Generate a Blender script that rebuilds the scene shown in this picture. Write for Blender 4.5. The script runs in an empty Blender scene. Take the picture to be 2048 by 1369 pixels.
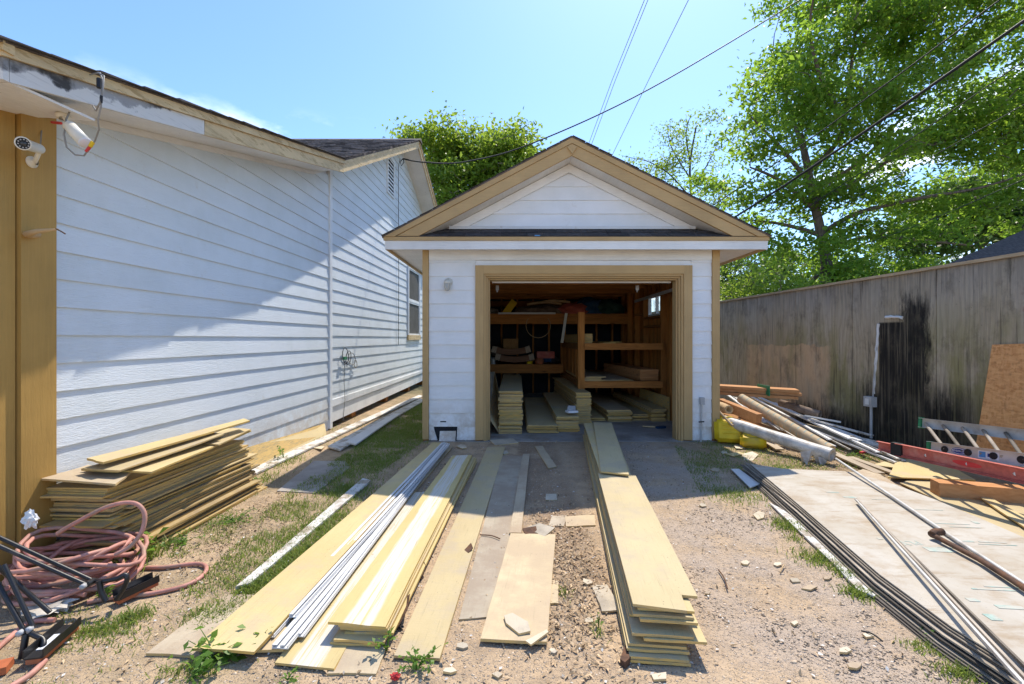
import bpy, bmesh, math, random
import numpy as np
from mathutils import Vector, Matrix, noise as mnoise

S = bpy.context.scene
COL = S.collection
random.seed(7)
RNG = np.random.default_rng(7)

# ------------------------------------------------------------------ camera
F, CX, HY, H = 910.2, 1024.0, 678.0, 1.40      # focal length and principal point of the photograph, eye height
cam_data = bpy.data.cameras.new("camera")
cam_data.lens = 16.0
cam_data.sensor_width = 36.0
cam_data.shift_y = -6.5 / 2048
cam_data.clip_start = 0.05
cam_data.clip_end = 3000
cam = bpy.data.objects.new("camera", cam_data)
cam.location = (0, 0, H)
cam.rotation_euler = (math.pi / 2, 0, 0)
COL.objects.link(cam)
S.camera = cam

# ------------------------------------------------------------------ sky, sun, exposure
SUN = Vector((0.239, 0.588, 1.0)).normalized()   # towards the sun
elev = math.asin(SUN.z)
azim = math.atan2(SUN.x, SUN.y)
world = bpy.data.worlds.new("World")
S.world = world
world.use_nodes = True
wn, wl = world.node_tree.nodes, world.node_tree.links
wn.clear()
w_out = wn.new("ShaderNodeOutputWorld")
w_bg = wn.new("ShaderNodeBackground")
w_sky = wn.new("ShaderNodeTexSky")
w_sky.sky_type = 'NISHITA'
w_sky.sun_disc = False
w_sky.sun_elevation = elev
w_sky.sun_rotation = azim
w_sky.air_density = 1.0
w_sky.dust_density = 0.5
w_sky.ozone_density = 2.2
w_bg.inputs["Strength"].default_value = 0.15
# thin white cumulus low over the horizon, by noise on the view direction
tc = wn.new("ShaderNodeTexCoord")
mp = wn.new("ShaderNodeMapping"); mp.inputs["Scale"].default_value = (1, 1, 2.4); mp.inputs["Location"].default_value = (0.35, 0.2, 0.1)
cn = wn.new("ShaderNodeTexNoise"); cn.inputs["Scale"].default_value = 3.2; cn.inputs["Detail"].default_value = 7; cn.inputs["Roughness"].default_value = 0.58
cr = wn.new("ShaderNodeValToRGB")
cr.color_ramp.elements[0].position = 0.53; cr.color_ramp.elements[1].position = 0.64
sx = wn.new("ShaderNodeSeparateXYZ")
hr = wn.new("ShaderNodeMapRange"); hr.inputs["From Min"].default_value = 0.42; hr.inputs["From Max"].default_value = 0.30
hr.inputs["To Min"].default_value = 0.0; hr.inputs["To Max"].default_value = 1.0
mul = wn.new("ShaderNodeMath"); mul.operation = 'MULTIPLY'
mixc = wn.new("ShaderNodeMix"); mixc.data_type = 'RGBA'
mixc.inputs["B"].default_value = (5.2, 5.35, 5.6, 1)
gain = wn.new("ShaderNodeMix"); gain.data_type = 'RGBA'; gain.blend_type = 'MULTIPLY'
gain.inputs["Factor"].default_value = 1.0
gain.inputs["B"].default_value = (0.455, 0.545, 0.645, 1)
wl.new(tc.outputs["Generated"], mp.inputs["Vector"])
wl.new(mp.outputs["Vector"], cn.inputs["Vector"])
wl.new(cn.outputs["Fac"], cr.inputs["Fac"])
wl.new(tc.outputs["Generated"], sx.inputs["Vector"])
wl.new(sx.outputs["Z"], hr.inputs["Value"])
wl.new(cr.outputs["Color"], mul.inputs[0]); wl.new(hr.outputs["Result"], mul.inputs[1])
wl.new(mul.outputs[0], mixc.inputs["Factor"])
wl.new(w_sky.outputs["Color"], gain.inputs["A"])
wl.new(gain.outputs["Result"], mixc.inputs["A"])
wl.new(mixc.outputs["Result"], w_bg.inputs["Color"])
wl.new(w_bg.outputs["Background"], w_out.inputs["Surface"])

sun_data = bpy.data.lights.new("sun", 'SUN')
sun_data.energy = 2.05
sun_data.angle = math.radians(0.53)
sun_data.color = (1.0, 0.91, 0.78)
sun = bpy.data.objects.new("sun", sun_data)
sun.rotation_euler = (-SUN).to_track_quat('-Z', 'Y').to_euler()
sun.location = (6, 14, 25)
COL.objects.link(sun)

S.view_settings.view_transform = 'Standard'
S.view_settings.look = 'None'
S.view_settings.exposure = 1.55
S.view_settings.gamma = 1.0
S.view_settings.use_curve_mapping = False
S.render.engine = 'CYCLES'
S.cycles.use_denoising = True
S.cycles.max_bounces = 8
S.cycles.diffuse_bounces = 5
S.cycles.transparent_max_bounces = 8
S.cycles.caustics_reflective = False
S.cycles.caustics_refractive = False

# ------------------------------------------------------------------ helpers
def G(px, py, z=0.0):
    "point of the photograph on the horizontal plane at height z"
    Y = F * (H - z) / (py - HY)
    return Vector(((px - CX) / F * Y, Y, z))

def P(px, py, Y):
    "point of the photograph at distance Y"
    return Vector(((px - CX) / F * Y, Y, H - (py - HY) / F * Y))

def lin(r, g, b):
    f = lambda c: (c / 255 / 12.92) if c <= 10.3 else ((c / 255 + 0.055) / 1.055) ** 2.4
    return (f(r), f(g), f(b))

def tag(o, label=None, cat=None, group=None, kind=None):
    if label: o["label"] = label
    if cat: o["category"] = cat
    if group: o["group"] = group
    if kind or cat: o["kind"] = kind or "thing"
    return o

def thing(name, loc, label, cat, group=None):
    o = bpy.data.objects.new(name, None)
    o.empty_display_size = 0.1
    o.location = loc
    COL.objects.link(o)
    return tag(o, label, cat, group)

def wloc(o):
    v = Vector((0, 0, 0))
    while o is not None:
        v += Vector(o.location); o = o.parent
    return v

class MB:
    "collects shapes in world coordinates and links them as one mesh object"
    def __init__(s):
        s.v, s.f, s.sm = [], [], []
    def add(s, vs, fs, smooth=False):
        n = len(s.v)
        s.v += [tuple(p) for p in vs]
        s.f += [tuple(i + n for i in f) for f in fs]
        s.sm += [smooth] * len(fs)
        return s
    def hexa(s, c):
        "eight corners: bottom ring of four, top ring of four"
        return s.add(c, [(3, 2, 1, 0), (4, 5, 6, 7), (0, 1, 5, 4), (1, 2, 6, 5), (2, 3, 7, 6), (3, 0, 4, 7)])
    def box(s, lo, hi):
        x0, y0, z0 = lo; x1, y1, z1 = hi
        return s.hexa([(x0, y0, z0), (x1, y0, z0), (x1, y1, z0), (x0, y1, z0), (x0, y0, z1), (x1, y0, z1), (x1, y1, z1), (x0, y1, z1)])
    def obox(s, c, size, rz=0, rx=0, ry=0):
        R = Matrix.Rotation(rz, 3, 'Z') @ Matrix.Rotation(ry, 3, 'Y') @ Matrix.Rotation(rx, 3, 'X')
        a, b, d = size[0] / 2, size[1] / 2, size[2] / 2
        return s.hexa([Vector(c) + R @ Vector(p) for p in ((-a, -b, -d), (a, -b, -d), (a, b, -d), (-a, b, -d), (-a, -b, d), (a, -b, d), (a, b, d), (-a, b, d))])
    def beam(s, a, b, w, h, up=(0, 0, 1)):
        "rectangular bar from a to b; w across, h along up"
        a, b = Vector(a), Vector(b)
        d = (b - a).normalized(); u = Vector(up)
        sd = d.cross(u)
        if sd.length < 1e-4: sd = d.cross(Vector((1, 0, 0)))
        sd.normalize(); u = sd.cross(d).normalized()
        q = lambda p, i, j: p + sd * (w / 2 * i) + u * (h / 2 * j)
        return s.hexa([q(a, -1, -1), q(a, 1, -1), q(b, 1, -1), q(b, -1, -1), q(a, -1, 1), q(a, 1, 1), q(b, 1, 1), q(b, -1, 1)])
    def prism(s, poly, off):
        "polygon (3-D points) extruded by the vector off"
        n = len(poly); off = Vector(off)
        a = [Vector(p) for p in poly]; b = [p + off for p in a]
        nrm = (a[1] - a[0]).cross(a[2] - a[0])
        fs = [tuple(range(n)), tuple(reversed(range(n, 2 * n)))]
        sides = [(i, i + n, (i + 1) % n + n, (i + 1) % n) for i in range(n)]
        if nrm.dot(off) > 0:
            fs = [tuple(reversed(f)) for f in fs]; sides = [tuple(reversed(f)) for f in sides]
        return s.add(a + b, fs + sides)
    def tube(s, path, r, n=8, cap=True, smooth=True):
        path = [Vector(p) for p in path]
        rr = r if isinstance(r, (list, tuple)) else [r] * len(path)
        vs, fs = [], []
        prev = None
        for i, p in enumerate(path):
            d = (path[min(i + 1, len(path) - 1)] - path[max(i - 1, 0)])
            if d.length < 1e-9: d = Vector((0, 0, 1))
            d.normalize()
            if prev is None:
                u = d.orthogonal().normalized()
            else:
                u = prev - d * prev.dot(d)
                if u.length < 1e-6: u = d.orthogonal()
                u.normalize()
            prev = u
            w = d.cross(u)
            for k in range(n):
                t = 2 * math.pi * k / n
                vs.append(p + (u * math.cos(t) + w * math.sin(t)) * rr[i])
        for i in range(len(path) - 1):
            for k in range(n):
                k2 = (k + 1) % n
                fs.append((i * n + k, i * n + k2, (i + 1) * n + k2, (i + 1) * n + k))
        s.add(vs, fs, smooth)
        if cap:
            m = (len(path) - 1) * n
            s.add(vs[:n], [tuple(reversed(range(n)))]); s.add(vs[m:m + n], [tuple(range(n))])
        return s
    def lathe(s, base, axis, prof, n=16, smooth=True):
        "profile of (along, radius) turned about an axis"
        base, ax = Vector(base), Vector(axis).normalized()
        u = ax.orthogonal().normalized(); w = ax.cross(u)
        vs, fs = [], []
        for (h, r) in prof:
            for k in range(n):
                t = 2 * math.pi * k / n
                vs.append(base + ax * h + (u * math.cos(t) + w * math.sin(t)) * r)
        for i in range(len(prof) - 1):
            for k in range(n):
                k2 = (k + 1) % n
                fs.append((i * n + k, i * n + k2, (i + 1) * n + k2, (i + 1) * n + k))
        return s.add(vs, fs, smooth)
    def build(s, name, mat, parent=None, label=None, cat=None, group=None, kind=None, origin=None):
        v = np.array(s.v, dtype=float)
        if parent is not None:
            o0 = np.array(wloc(parent))
        elif origin is not None:
            o0 = np.array(origin, dtype=float)
        else:
            o0 = np.array([(v[:, 0].min() + v[:, 0].max()) / 2, (v[:, 1].min() + v[:, 1].max()) / 2, v[:, 2].min()])
        me = bpy.data.meshes.new(name)
        me.from_pydata((v - o0).tolist(), [], s.f)
        if any(s.sm): me.polygons.foreach_set("use_smooth", s.sm)
        me.materials.append(mat)
        me.update()
        o = bpy.data.objects.new(name, me)
        COL.objects.link(o)
        if parent is not None: o.parent = parent
        else: o.location = o0
        return tag(o, label, cat, group, kind)

def np_mesh(name, verts, faces, mat, origin=(0, 0, 0), parent=None, smooth=False, **kw):
    "a mesh from numpy arrays: every face has the same number of corners"
    me = bpy.data.meshes.new(name)
    o0 = np.array(wloc(parent)) if parent is not None else np.array(origin, dtype=float)
    v = np.ascontiguousarray(verts - o0, dtype=np.float32); f = np.ascontiguousarray(faces, dtype=np.int32)
    k = f.shape[1]
    me.vertices.add(len(v)); me.vertices.foreach_set("co", v.ravel())
    me.loops.add(f.size); me.loops.foreach_set("vertex_index", f.ravel())
    me.polygons.add(len(f))
    me.polygons.foreach_set("loop_start", np.arange(0, f.size, k, dtype=np.int32))
    me.polygons.foreach_set("loop_total", np.full(len(f), k, dtype=np.int32))
    if smooth: me.polygons.foreach_set("use_smooth", np.ones(len(f), dtype=bool))
    me.materials.append(mat)
    me.update(calc_edges=True)
    o = bpy.data.objects.new(name, me)
    COL.objects.link(o)
    if parent is not None: o.parent = parent
    else: o.location = o0
    return tag(o, **kw)

def copy_thing(o, parent=None):
    c = o.copy(); COL.objects.link(c)
    if parent is not None: c.parent = parent
    for ch in list(o.children): copy_thing(ch, c)
    return c

def clip(poly, a, b, c):
    "keep the part of a 2-D polygon where a*x+b*y<=c"
    out = []
    for i, p in enumerate(poly):
        q = poly[(i + 1) % len(poly)]
        dp, dq = a * p[0] + b * p[1] - c, a * q[0] + b * q[1] - c
        if dp <= 0: out.append(p)
        if dp * dq < 0:
            t = dp / (dp - dq); out.append((p[0] + (q[0] - p[0]) * t, p[1] + (q[1] - p[1]) * t))
    return out
# ------------------------------------------------------------------ materials
class N:
    "a little node-tree writer"
    def __init__(s, name):
        s.m = bpy.data.materials.new(name); s.m.use_nodes = True
        s.t = s.m.node_tree; s.n = s.t.nodes; s.l = s.t.links
        s.n.clear()
        s.out = s.n.new("ShaderNodeOutputMaterial")
        s.bsdf = s.n.new("ShaderNodeBsdfPrincipled")
        s.l.new(s.bsdf.outputs[0], s.out.inputs[0])
        s.coord = s.n.new("ShaderNodeTexCoord").outputs["Object"]
        s.oi = s.n.new("ShaderNodeObjectInfo")
        s.rand = s.oi.outputs["Random"]
    def put(s, sock, val):
        if isinstance(val, bpy.types.NodeSocket): s.l.new(val, sock)
        elif isinstance(val, (tuple, list)) and len(val) == 3 and sock.type == 'RGBA': sock.default_value = (*val, 1)
        else: sock.default_value = val
    def math(s, op, a, b=0.0, c=None, clamp=False):
        n = s.n.new("ShaderNodeMath"); n.operation = op; n.use_clamp = clamp
        s.put(n.inputs[0], a); s.put(n.inputs[1], b)
        if c is not None: s.put(n.inputs[2], c)
        return n.outputs[0]
    def vec(s, v, scale=(1, 1, 1), loc=(0, 0, 0), rot=(0, 0, 0)):
        n = s.n.new("ShaderNodeMapping"); s.put(n.inputs["Vector"], v)
        n.inputs["Scale"].default_value = scale; n.inputs["Location"].default_value = loc; n.inputs["Rotation"].default_value = rot
        return n.outputs[0]
    def jitter(s, v, amount=37.0):
        a = s.n.new("ShaderNodeVectorMath"); a.operation = 'ADD'
        c = s.n.new("ShaderNodeCombineXYZ")
        for i, k in enumerate((1.0, 0.61, 0.37)): s.put(c.inputs[i], s.math('MULTIPLY', s.rand, amount * k))
        s.put(a.inputs[0], v); s.put(a.inputs[1], c.outputs[0])
        return a.outputs[0]
    def noise(s, v, scale, detail=5, rough=0.55, dist=0.0):
        n = s.n.new("ShaderNodeTexNoise"); s.put(n.inputs["Vector"], v)
        n.inputs["Scale"].default_value = scale; n.inputs["Detail"].default_value = detail
        n.inputs["Roughness"].default_value = rough; n.inputs["Distortion"].default_value = dist
        return n.outputs["Fac"]
    def voro(s, v, scale, feature='F1', out="Distance", rnd=1.0):
        n = s.n.new("ShaderNodeTexVoronoi"); n.feature = feature; s.put(n.inputs["Vector"], v)
        n.inputs["Scale"].default_value = scale; n.inputs["Randomness"].default_value = rnd
        return n.outputs[out]
    def wave(s, v, scale, dist, detail=3, dscale=1.0, direction='X'):
        n = s.n.new("ShaderNodeTexWave"); n.bands_direction = direction; s.put(n.inputs["Vector"], v)
        n.inputs["Scale"].default_value = scale; n.inputs["Distortion"].default_value = dist
        n.inputs["Detail"].default_value = detail; n.inputs["Detail Scale"].default_value = dscale
        return n.outputs["Fac"]
    def ramp(s, f, lo, hi, a=0.0, b=1.0):
        n = s.n.new("ShaderNodeMapRange"); n.interpolation_type = 'SMOOTHSTEP'
        s.put(n.inputs["Value"], f)
        n.inputs["From Min"].default_value = lo; n.inputs["From Max"].default_value = hi
        n.inputs["To Min"].default_value = a; n.inputs["To Max"].default_value = b
        return n.outputs["Result"]
    def mix(s, f, a, b, mode='MIX'):
        n = s.n.new("ShaderNodeMix"); n.data_type = 'RGBA'; n.blend_type = mode
        s.put(n.inputs["Factor"], f); s.put(n.inputs["A"], a); s.put(n.inputs["B"], b)
        return n.outputs["Result"]
    def hsv(s, c, val=1.0, sat=1.0, hue=0.5):
        n = s.n.new("ShaderNodeHueSaturation"); s.put(n.inputs["Color"], c)
        s.put(n.inputs["Value"], val); s.put(n.inputs["Saturation"], sat); s.put(n.inputs["Hue"], hue)
        return n.outputs["Color"]
    def bump(s, h, strength=0.5, dist=0.01, prev=None):
        n = s.n.new("ShaderNodeBump"); s.put(n.inputs["Height"], h)
        n.inputs["Strength"].default_value = strength; n.inputs["Distance"].default_value = dist
        if prev is not None: s.l.new(prev, n.inputs["Normal"])
        return n.outputs["Normal"]
    def sep(s, v):
        n = s.n.new("ShaderNodeSeparateXYZ"); s.put(n.inputs[0], v)
        return n.outputs
    def island(s):
        return s.n.new("ShaderNodeNewGeometry").outputs["Random Per Island"]
    def done(s, col, rough=0.7, normal=None, metal=0.0, spec=0.3):
        b = s.bsdf
        s.put(b.inputs["Base Color"], col); s.put(b.inputs["Roughness"], rough)
        s.put(b.inputs["Metallic"], metal); b.inputs["Specular IOR Level"].default_value = spec
        if normal is not None: s.l.new(normal, b.inputs["Normal"])
        return s.m

def simple(name, base, rough=0.7, var=0.18, vscale=5.0, bump=0.25, bscale=70.0, stretch=(1, 1, 1), dirt=None, damt=(0.55, 0.75), dscale=3.0, rand=0.0, metal=0.0, spec=0.3, island=0.0):
    n = N(name)
    v = n.jitter(n.coord) if rand or True else n.coord
    vs = n.vec(v, stretch)
    f = n.noise(vs, vscale, 6, 0.6)
    c = n.mix(n.ramp(f, 0.3, 0.7), tuple(x * (1 - var) for x in base), tuple(min(1, x * (1 + var)) for x in base))
    if dirt is not None:
        d = n.noise(v, dscale, 8, 0.65)
        c = n.mix(n.ramp(d, damt[0], damt[1], 0, 0.85), c, dirt)
    if rand:
        c = n.hsv(c, n.math('MULTIPLY_ADD', n.rand, 2 * rand, 1 - rand))
    if island:
        c = n.hsv(c, n.math('MULTIPLY_ADD', n.island(), 2 * island, 1 - island))
    h = n.noise(vs, bscale, 4, 0.6)
    return n.done(c, rough, n.bump(h, bump, 0.004), metal, spec)

def siding_mat(name, base, axis='Y'):
    "white paint on boards embossed like cedar"
    n = N(name)
    v = n.jitter(n.coord, 19)
    st = (6, 1.0, 9) if axis == 'Y' else (1.0, 6, 9)
    g = n.vec(v, st)
    grain = n.noise(g, 9.0, 4, 0.6, 1.8)
    fine = n.noise(n.vec(v, (20, 2.2, 30) if axis == 'Y' else (2.2, 20, 30)), 9.0, 4, 0.6, 0.5)
    big = n.noise(v, 1.3, 6, 0.65)
    c = n.mix(n.ramp(big, 0.35, 0.7), base, tuple(x * k for x, k in zip(base, (0.90, 0.91, 0.90))))
    dirt = n.noise(n.vec(v, (1, 1, 1)), 4.5, 9, 0.72)
    c = n.mix(n.ramp(dirt, 0.60, 0.78, 0, 0.5), c, (0.50, 0.45, 0.36))
    zz = n.sep(n.coord)[2]
    gr = n.math('MULTIPLY', n.ramp(n.math('ADD', zz, n.math('MULTIPLY_ADD', dirt, 0.6, -0.3)), 0.75, 0.10), n.ramp(dirt, 0.35, 0.65))
    c = n.mix(n.math('MULTIPLY', gr, 0.75), c, (0.44, 0.34, 0.23))
    spk = n.voro(v, 14)
    c = n.mix(n.ramp(spk, 0.02, 0.035, 0.5, 0.0), c, (0.2, 0.18, 0.15))
    nb = n.bump(n.ramp(grain, 0.25, 0.8), 0.55, 0.0035)
    nb = n.bump(fine, 0.35, 0.0012, nb)
    return n.done(c, n.ramp(big, 0.3, 0.7, 0.5, 0.7), nb, 0, 0.3)

def wood_mat(name, c0, c1, axis='Y', scale=1.0, rough=0.8, dirt=None, rand=0.2, knots=True, bump=0.3):
    n = N(name)
    v = n.jitter(n.coord, 23)
    st = {'X': (0.6, 7, 7), 'Y': (7, 0.6, 7), 'Z': (7, 7, 0.6)}[axis]
    g = n.noise(n.vec(v, tuple(x * scale for x in st)), 3.0, 6, 0.6, 1.2)
    c = n.mix(n.ramp(g, 0.3, 0.7), c0, c1)
    if knots:
        k = n.voro(n.vec(v, {'X': (1.6, 5, 5), 'Y': (5, 1.6, 5), 'Z': (5, 5, 1.6)}[axis]), 1.1)
        c = n.mix(n.ramp(k, 0.05, 0.16, 0.8, 0.0), c, tuple(x * 0.3 for x in c0))
    if dirt is not None:
        c = n.mix(n.ramp(n.noise(v, 3.0, 8, 0.7), 0.5, 0.75, 0, 0.8), c, dirt)
    if rand: c = n.hsv(c, n.math('MULTIPLY_ADD', n.rand, 2 * rand, 1 - rand))
    f = n.noise(n.vec(v, tuple(x * 4 for x in st)), 4.0, 4, 0.6)
    return n.done(c, rough, n.bump(f, bump, 0.003), 0, 0.2)

def plank_mat(name, base, dust, damt, rand=0.12, stripe=None, stain=0.25, cracks=True):
    "yellow primed fibre-cement board with a fine embossed grain, dust and scuffs"
    n = N(name)
    v = n.jitter(n.coord, 29)
    big = n.noise(n.vec(v, (1.2, 0.5, 1)), 2.2, 7, 0.62)
    c = n.mix(n.ramp(big, 0.3, 0.72), base, tuple(x * k for x, k in zip(base, (0.88, 0.86, 0.80))))
    gr = n.noise(n.vec(v, (16, 0.9, 16)), 5.0, 5, 0.62, 0.8)
    c = n.mix(n.ramp(gr, 0.52, 0.75, 0, stain), c, tuple(x * 0.62 for x in base))
    d = n.noise(v, 3.1, 9, 0.7)
    c = n.mix(n.ramp(d, damt[0], damt[1], 0, 0.9), c, dust)
    sp = n.voro(v, 30.0)
    spn = n.noise(v, 2.0, 2)
    c = n.mix(n.math('MULTIPLY', n.ramp(sp, 0.05, 0.12, 0.75, 0), n.ramp(spn, 0.5, 0.6)), c, (0.16, 0.12, 0.08))
    if stripe is not None:
        x = n.sep(n.coord)[0]
        wob = n.math('MULTIPLY_ADD', n.noise(n.vec(n.coord, (1, 0.6, 1)), 4.0, 3), 0.05, -0.025)
        ax = n.math('ABSOLUTE', n.math('ADD', x, wob))
        m = n.math('MULTIPLY', n.ramp(ax, stripe, stripe + 0.02, 1, 0), n.ramp(n.noise(n.vec(v, (34, 0.5, 1)), 3.0, 6, 0.7), 0.36, 0.52))
        c = n.mix(n.math('MULTIPLY', m, 0.8), c, (0.62, 0.60, 0.56))
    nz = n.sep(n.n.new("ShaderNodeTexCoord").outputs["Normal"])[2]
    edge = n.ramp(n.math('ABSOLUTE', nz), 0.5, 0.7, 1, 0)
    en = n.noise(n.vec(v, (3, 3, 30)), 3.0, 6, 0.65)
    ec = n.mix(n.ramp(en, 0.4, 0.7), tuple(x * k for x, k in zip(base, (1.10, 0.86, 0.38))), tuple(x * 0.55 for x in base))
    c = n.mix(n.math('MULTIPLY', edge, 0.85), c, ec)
    sc = n.noise(n.vec(v, (40, 1.2, 40), rot=(0, 0, 0.06)), 4.0, 3, 0.6)
    c = n.mix(n.ramp(sc, 0.62, 0.74, 0, 0.55), c, tuple(x * 0.5 for x in base))
    c = n.hsv(c, n.math('MULTIPLY_ADD', n.rand, 2 * rand, 1 - rand), n.math('MULTIPLY_ADD', n.rand, 0.15, 0.85))
    wv = n.noise(n.vec(v, (3, 14, 3)), 4.0, 4, 0.6, 1.0)
    nb = n.bump(gr, 0.3, 0.002)
    nb = n.bump(n.ramp(wv, 0.5, 0.56), 0.3, 0.0012, nb)
    nb = n.bump(n.noise(v, 160, 3), 0.2, 0.001, nb)
    return n.done(c, 0.72, nb, 0, 0.25)

def leaf_mat(name, c0, c1, trans, tfac=0.45):
    n = N(name)
    r = n.island()
    c = n.mix(r, c0, c1)
    tr = n.n.new("ShaderNodeBsdfTranslucent"); n.put(tr.inputs["Color"], n.mix(r, trans, tuple(x * 0.75 for x in trans)))
    mx = n.n.new("ShaderNodeMixShader"); mx.inputs[0].default_value = tfac
    n.done(c, 0.45, None, 0, 0.35)
    n.l.new(n.bsdf.outputs[0], mx.inputs[1]); n.l.new(tr.outputs[0], mx.inputs[2])
    n.l.new(mx.outputs[0], n.out.inputs[0])
    return n.m

def glass_mat(name, tint=(0.03, 0.035, 0.04)):
    n = N(name)
    return n.done(tint, 0.06, n.bump(n.noise(n.coord, 3.0, 2), 0.03, 0.01), 0, 0.6)

def painted_trim(name, base, chip, axis='Z', amt=(0.62, 0.70)):
    "trim paint with chips showing what lies under it and faint runs of dirt"
    n = N(name)
    v = n.jitter(n.coord, 11)
    st = {'X': (1, 6, 6), 'Y': (6, 1, 6), 'Z': (6, 6, 1)}[axis]
    big = n.noise(v, 1.6, 6, 0.6)
    c = n.mix(n.ramp(big, 0.3, 0.7), base, tuple(x * 0.80 for x in base))
    br = n.noise(n.vec(v, tuple(3 * x if x > 1 else .5 for x in st)), 6.0, 5, 0.7)
    c = n.mix(n.ramp(br, 0.35, 0.7, 0, 0.4), c, tuple(min(1, x * 1.15) for x in base))
    d = n.noise(n.vec(v, st), 2.5, 8, 0.7)
    c = n.mix(n.ramp(d, amt[0] - 0.06, amt[1] + 0.08, 0, 0.45), c, tuple(x * 0.45 for x in base))
    ch = n.noise(n.vec(v, tuple(0.5 * x for x in st)), 9.0, 8, 0.75)
    c = n.mix(n.ramp(ch, amt[0] + 0.02, amt[0] + 0.05), c, chip)
    g = n.noise(n.vec(v, tuple(2 * x for x in st)), 5.0, 4, 0.6, 0.8)
    return n.done(c, 0.62, n.bump(br, 0.3, 0.002, n.bump(g, 0.5, 0.004)), 0, 0.3)

WHITE = (0.74, 0.76, 0.78)
TAN = (0.52, 0.345, 0.155)
M = {}
M['siding'] = siding_mat("white_siding", (0.70, 0.75, 0.79), 'Y')
M['siding_x'] = siding_mat("garage_siding", (0.83, 0.84, 0.855), 'X')
M['white_trim'] = painted_trim("white_trim", (0.82, 0.81, 0.78), (0.4, 0.36, 0.3), 'X', (0.68, 0.75))
M['white_post'] = painted_trim("white_post", (0.80, 0.82, 0.83), (0.4, 0.36, 0.3), 'Z', (0.68, 0.75))
M['soffit'] = painted_trim("soffit_paint", (0.80, 0.77, 0.72), (0.35, 0.3, 0.25), 'Y', (0.64, 0.72))
M['tan_z'] = painted_trim("tan_trim", TAN, (0.55, 0.47, 0.36), 'Z', (0.66, 0.72))
M['tan_x'] = painted_trim("tan_fascia", TAN, (0.50, 0.42, 0.30), 'X', (0.68, 0.74))
M['fascia_y'] = painted_trim("cream_fascia", (0.70, 0.53, 0.29), (0.46, 0.32, 0.15), 'Y', (0.52, 0.62))
M['tan_col'] = painted_trim("tan_corner", (0.45, 0.27, 0.075), (0.5, 0.45, 0.36), 'Z', (0.70, 0.76))
def peeling_mat():
    n = N("peeling_fascia")
    v = n.coord
    y, z = n.sep(v)[1], n.sep(v)[2]
    h = n.math('SUBTRACT', z, n.math('MULTIPLY_ADD', y, 0.26, 2.081 + 7.0 * 0.26))   # height above the lower edge of the board
    e = n.noise(v, 6.0, 7, 0.6)
    f = n.math('ADD', n.math('MULTIPLY', h, 7.0), n.math('MULTIPLY_ADD', e, 1.6, -0.8))
    end = n.ramp(y, -4.0, -3.6, 0.0, 0.6)
    c = n.mix(n.ramp(n.math('SUBTRACT', f, end), 0.40, 0.52), (0.66, 0.65, 0.62), (0.33, 0.33, 0.33))
    c = n.mix(n.math('MULTIPLY', n.ramp(n.noise(v, 3.0, 6, 0.6), 0.46, 0.60), n.ramp(n.math('SUBTRACT', f, end), 0.45, 0.6)), c, (0.06, 0.058, 0.056))
    c = n.mix(n.ramp(n.noise(n.vec(v, (1, 1, 12)), 5, 4), 0.55, 0.7, 0, 0.35), c, (0.3, 0.29, 0.28))
    return n.done(c, 0.8, n.bump(n.noise(n.vec(v, (1, 1, 20)), 6, 3), 0.4, 0.003))
M['peeling'] = peeling_mat()
M['shingle'] = simple("asphalt_shingle", (0.12, 0.10, 0.09), 0.95, 0.35, 14, 0.6, 220, dirt=(0.16, 0.13, 0.11), damt=(0.5, 0.75), dscale=9, island=0.75)
M['shingle_part'] = simple("asphalt_shingle_single", (0.055, 0.05, 0.05), 0.95, 0.35, 14, 0.6, 220, rand=0.3)
M['yellow'] = plank_mat("yellow_board", (0.575, 0.45, 0.215), (0.47, 0.375, 0.245), (0.46, 0.70))
M['yellow_clean'] = plank_mat("yellow_board_clean", (0.58, 0.46, 0.225), (0.46, 0.365, 0.24), (0.45, 0.74), 0.06, stain=0.32)
M['yellow_stripe'] = plank_mat("yellow_board_primer_stripe", (0.575, 0.445, 0.18), (0.50, 0.42, 0.27), (0.56, 0.85), 0.05, stripe=0.055)
M['yellow_old'] = plank_mat("yellow_board_weathered", (0.46, 0.335, 0.14), (0.24, 0.175, 0.11), (0.40, 0.70), 0.25, stain=0.6)
M['dusty'] = plank_mat("dusty_board", (0.60, 0.49, 0.30), (0.44, 0.335, 0.215), (0.30, 0.62), 0.1, stain=0.5)
M['grey_board'] = plank_mat("grey_dusty_board", (0.50, 0.42, 0.30), (0.36, 0.27, 0.18), (0.36, 0.62), 0.12, stain=0.5)
M['scrap'] = plank_mat("scrap_board", (0.62, 0.53, 0.39), (0.36, 0.30, 0.22), (0.45, 0.7), 0.25)
M['white_strip'] = simple("white_vinyl", (0.66, 0.66, 0.65), 0.5, 0.06, 3, 0.1, 60, dirt=(0.45, 0.38, 0.3), damt=(0.58, 0.8), dscale=6)
M['old_white'] = simple("flaking_white_paint", (0.62, 0.60, 0.56), 0.8, 0.15, 6, 0.5, 40, dirt=(0.30, 0.24, 0.17), damt=(0.46, 0.62), dscale=8)
M['studwood'] = wood_mat("stud_wood", (0.32, 0.125, 0.03), (0.50, 0.21, 0.055), 'Z', 1.0, rand=0.35)
M['studwood_x'] = wood_mat("beam_wood", (0.28, 0.11, 0.03), (0.44, 0.185, 0.05), 'X', 1.0, rand=0.3)
M['studwood_y'] = wood_mat("rail_wood", (0.22, 0.095, 0.03), (0.34, 0.15, 0.05), 'Y', 1.0, rand=0.3)
M['darkwall'] = simple("dark_felt_and_hole_shade", (0.018, 0.020, 0.024), 0.9, 0.3, 3, 0.3, 20)
M['fence_cap'] = wood_mat("fence_cap", (0.34, 0.25, 0.15), (0.46, 0.35, 0.22), 'Y', 1.0, rand=0.15, knots=False)
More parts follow.
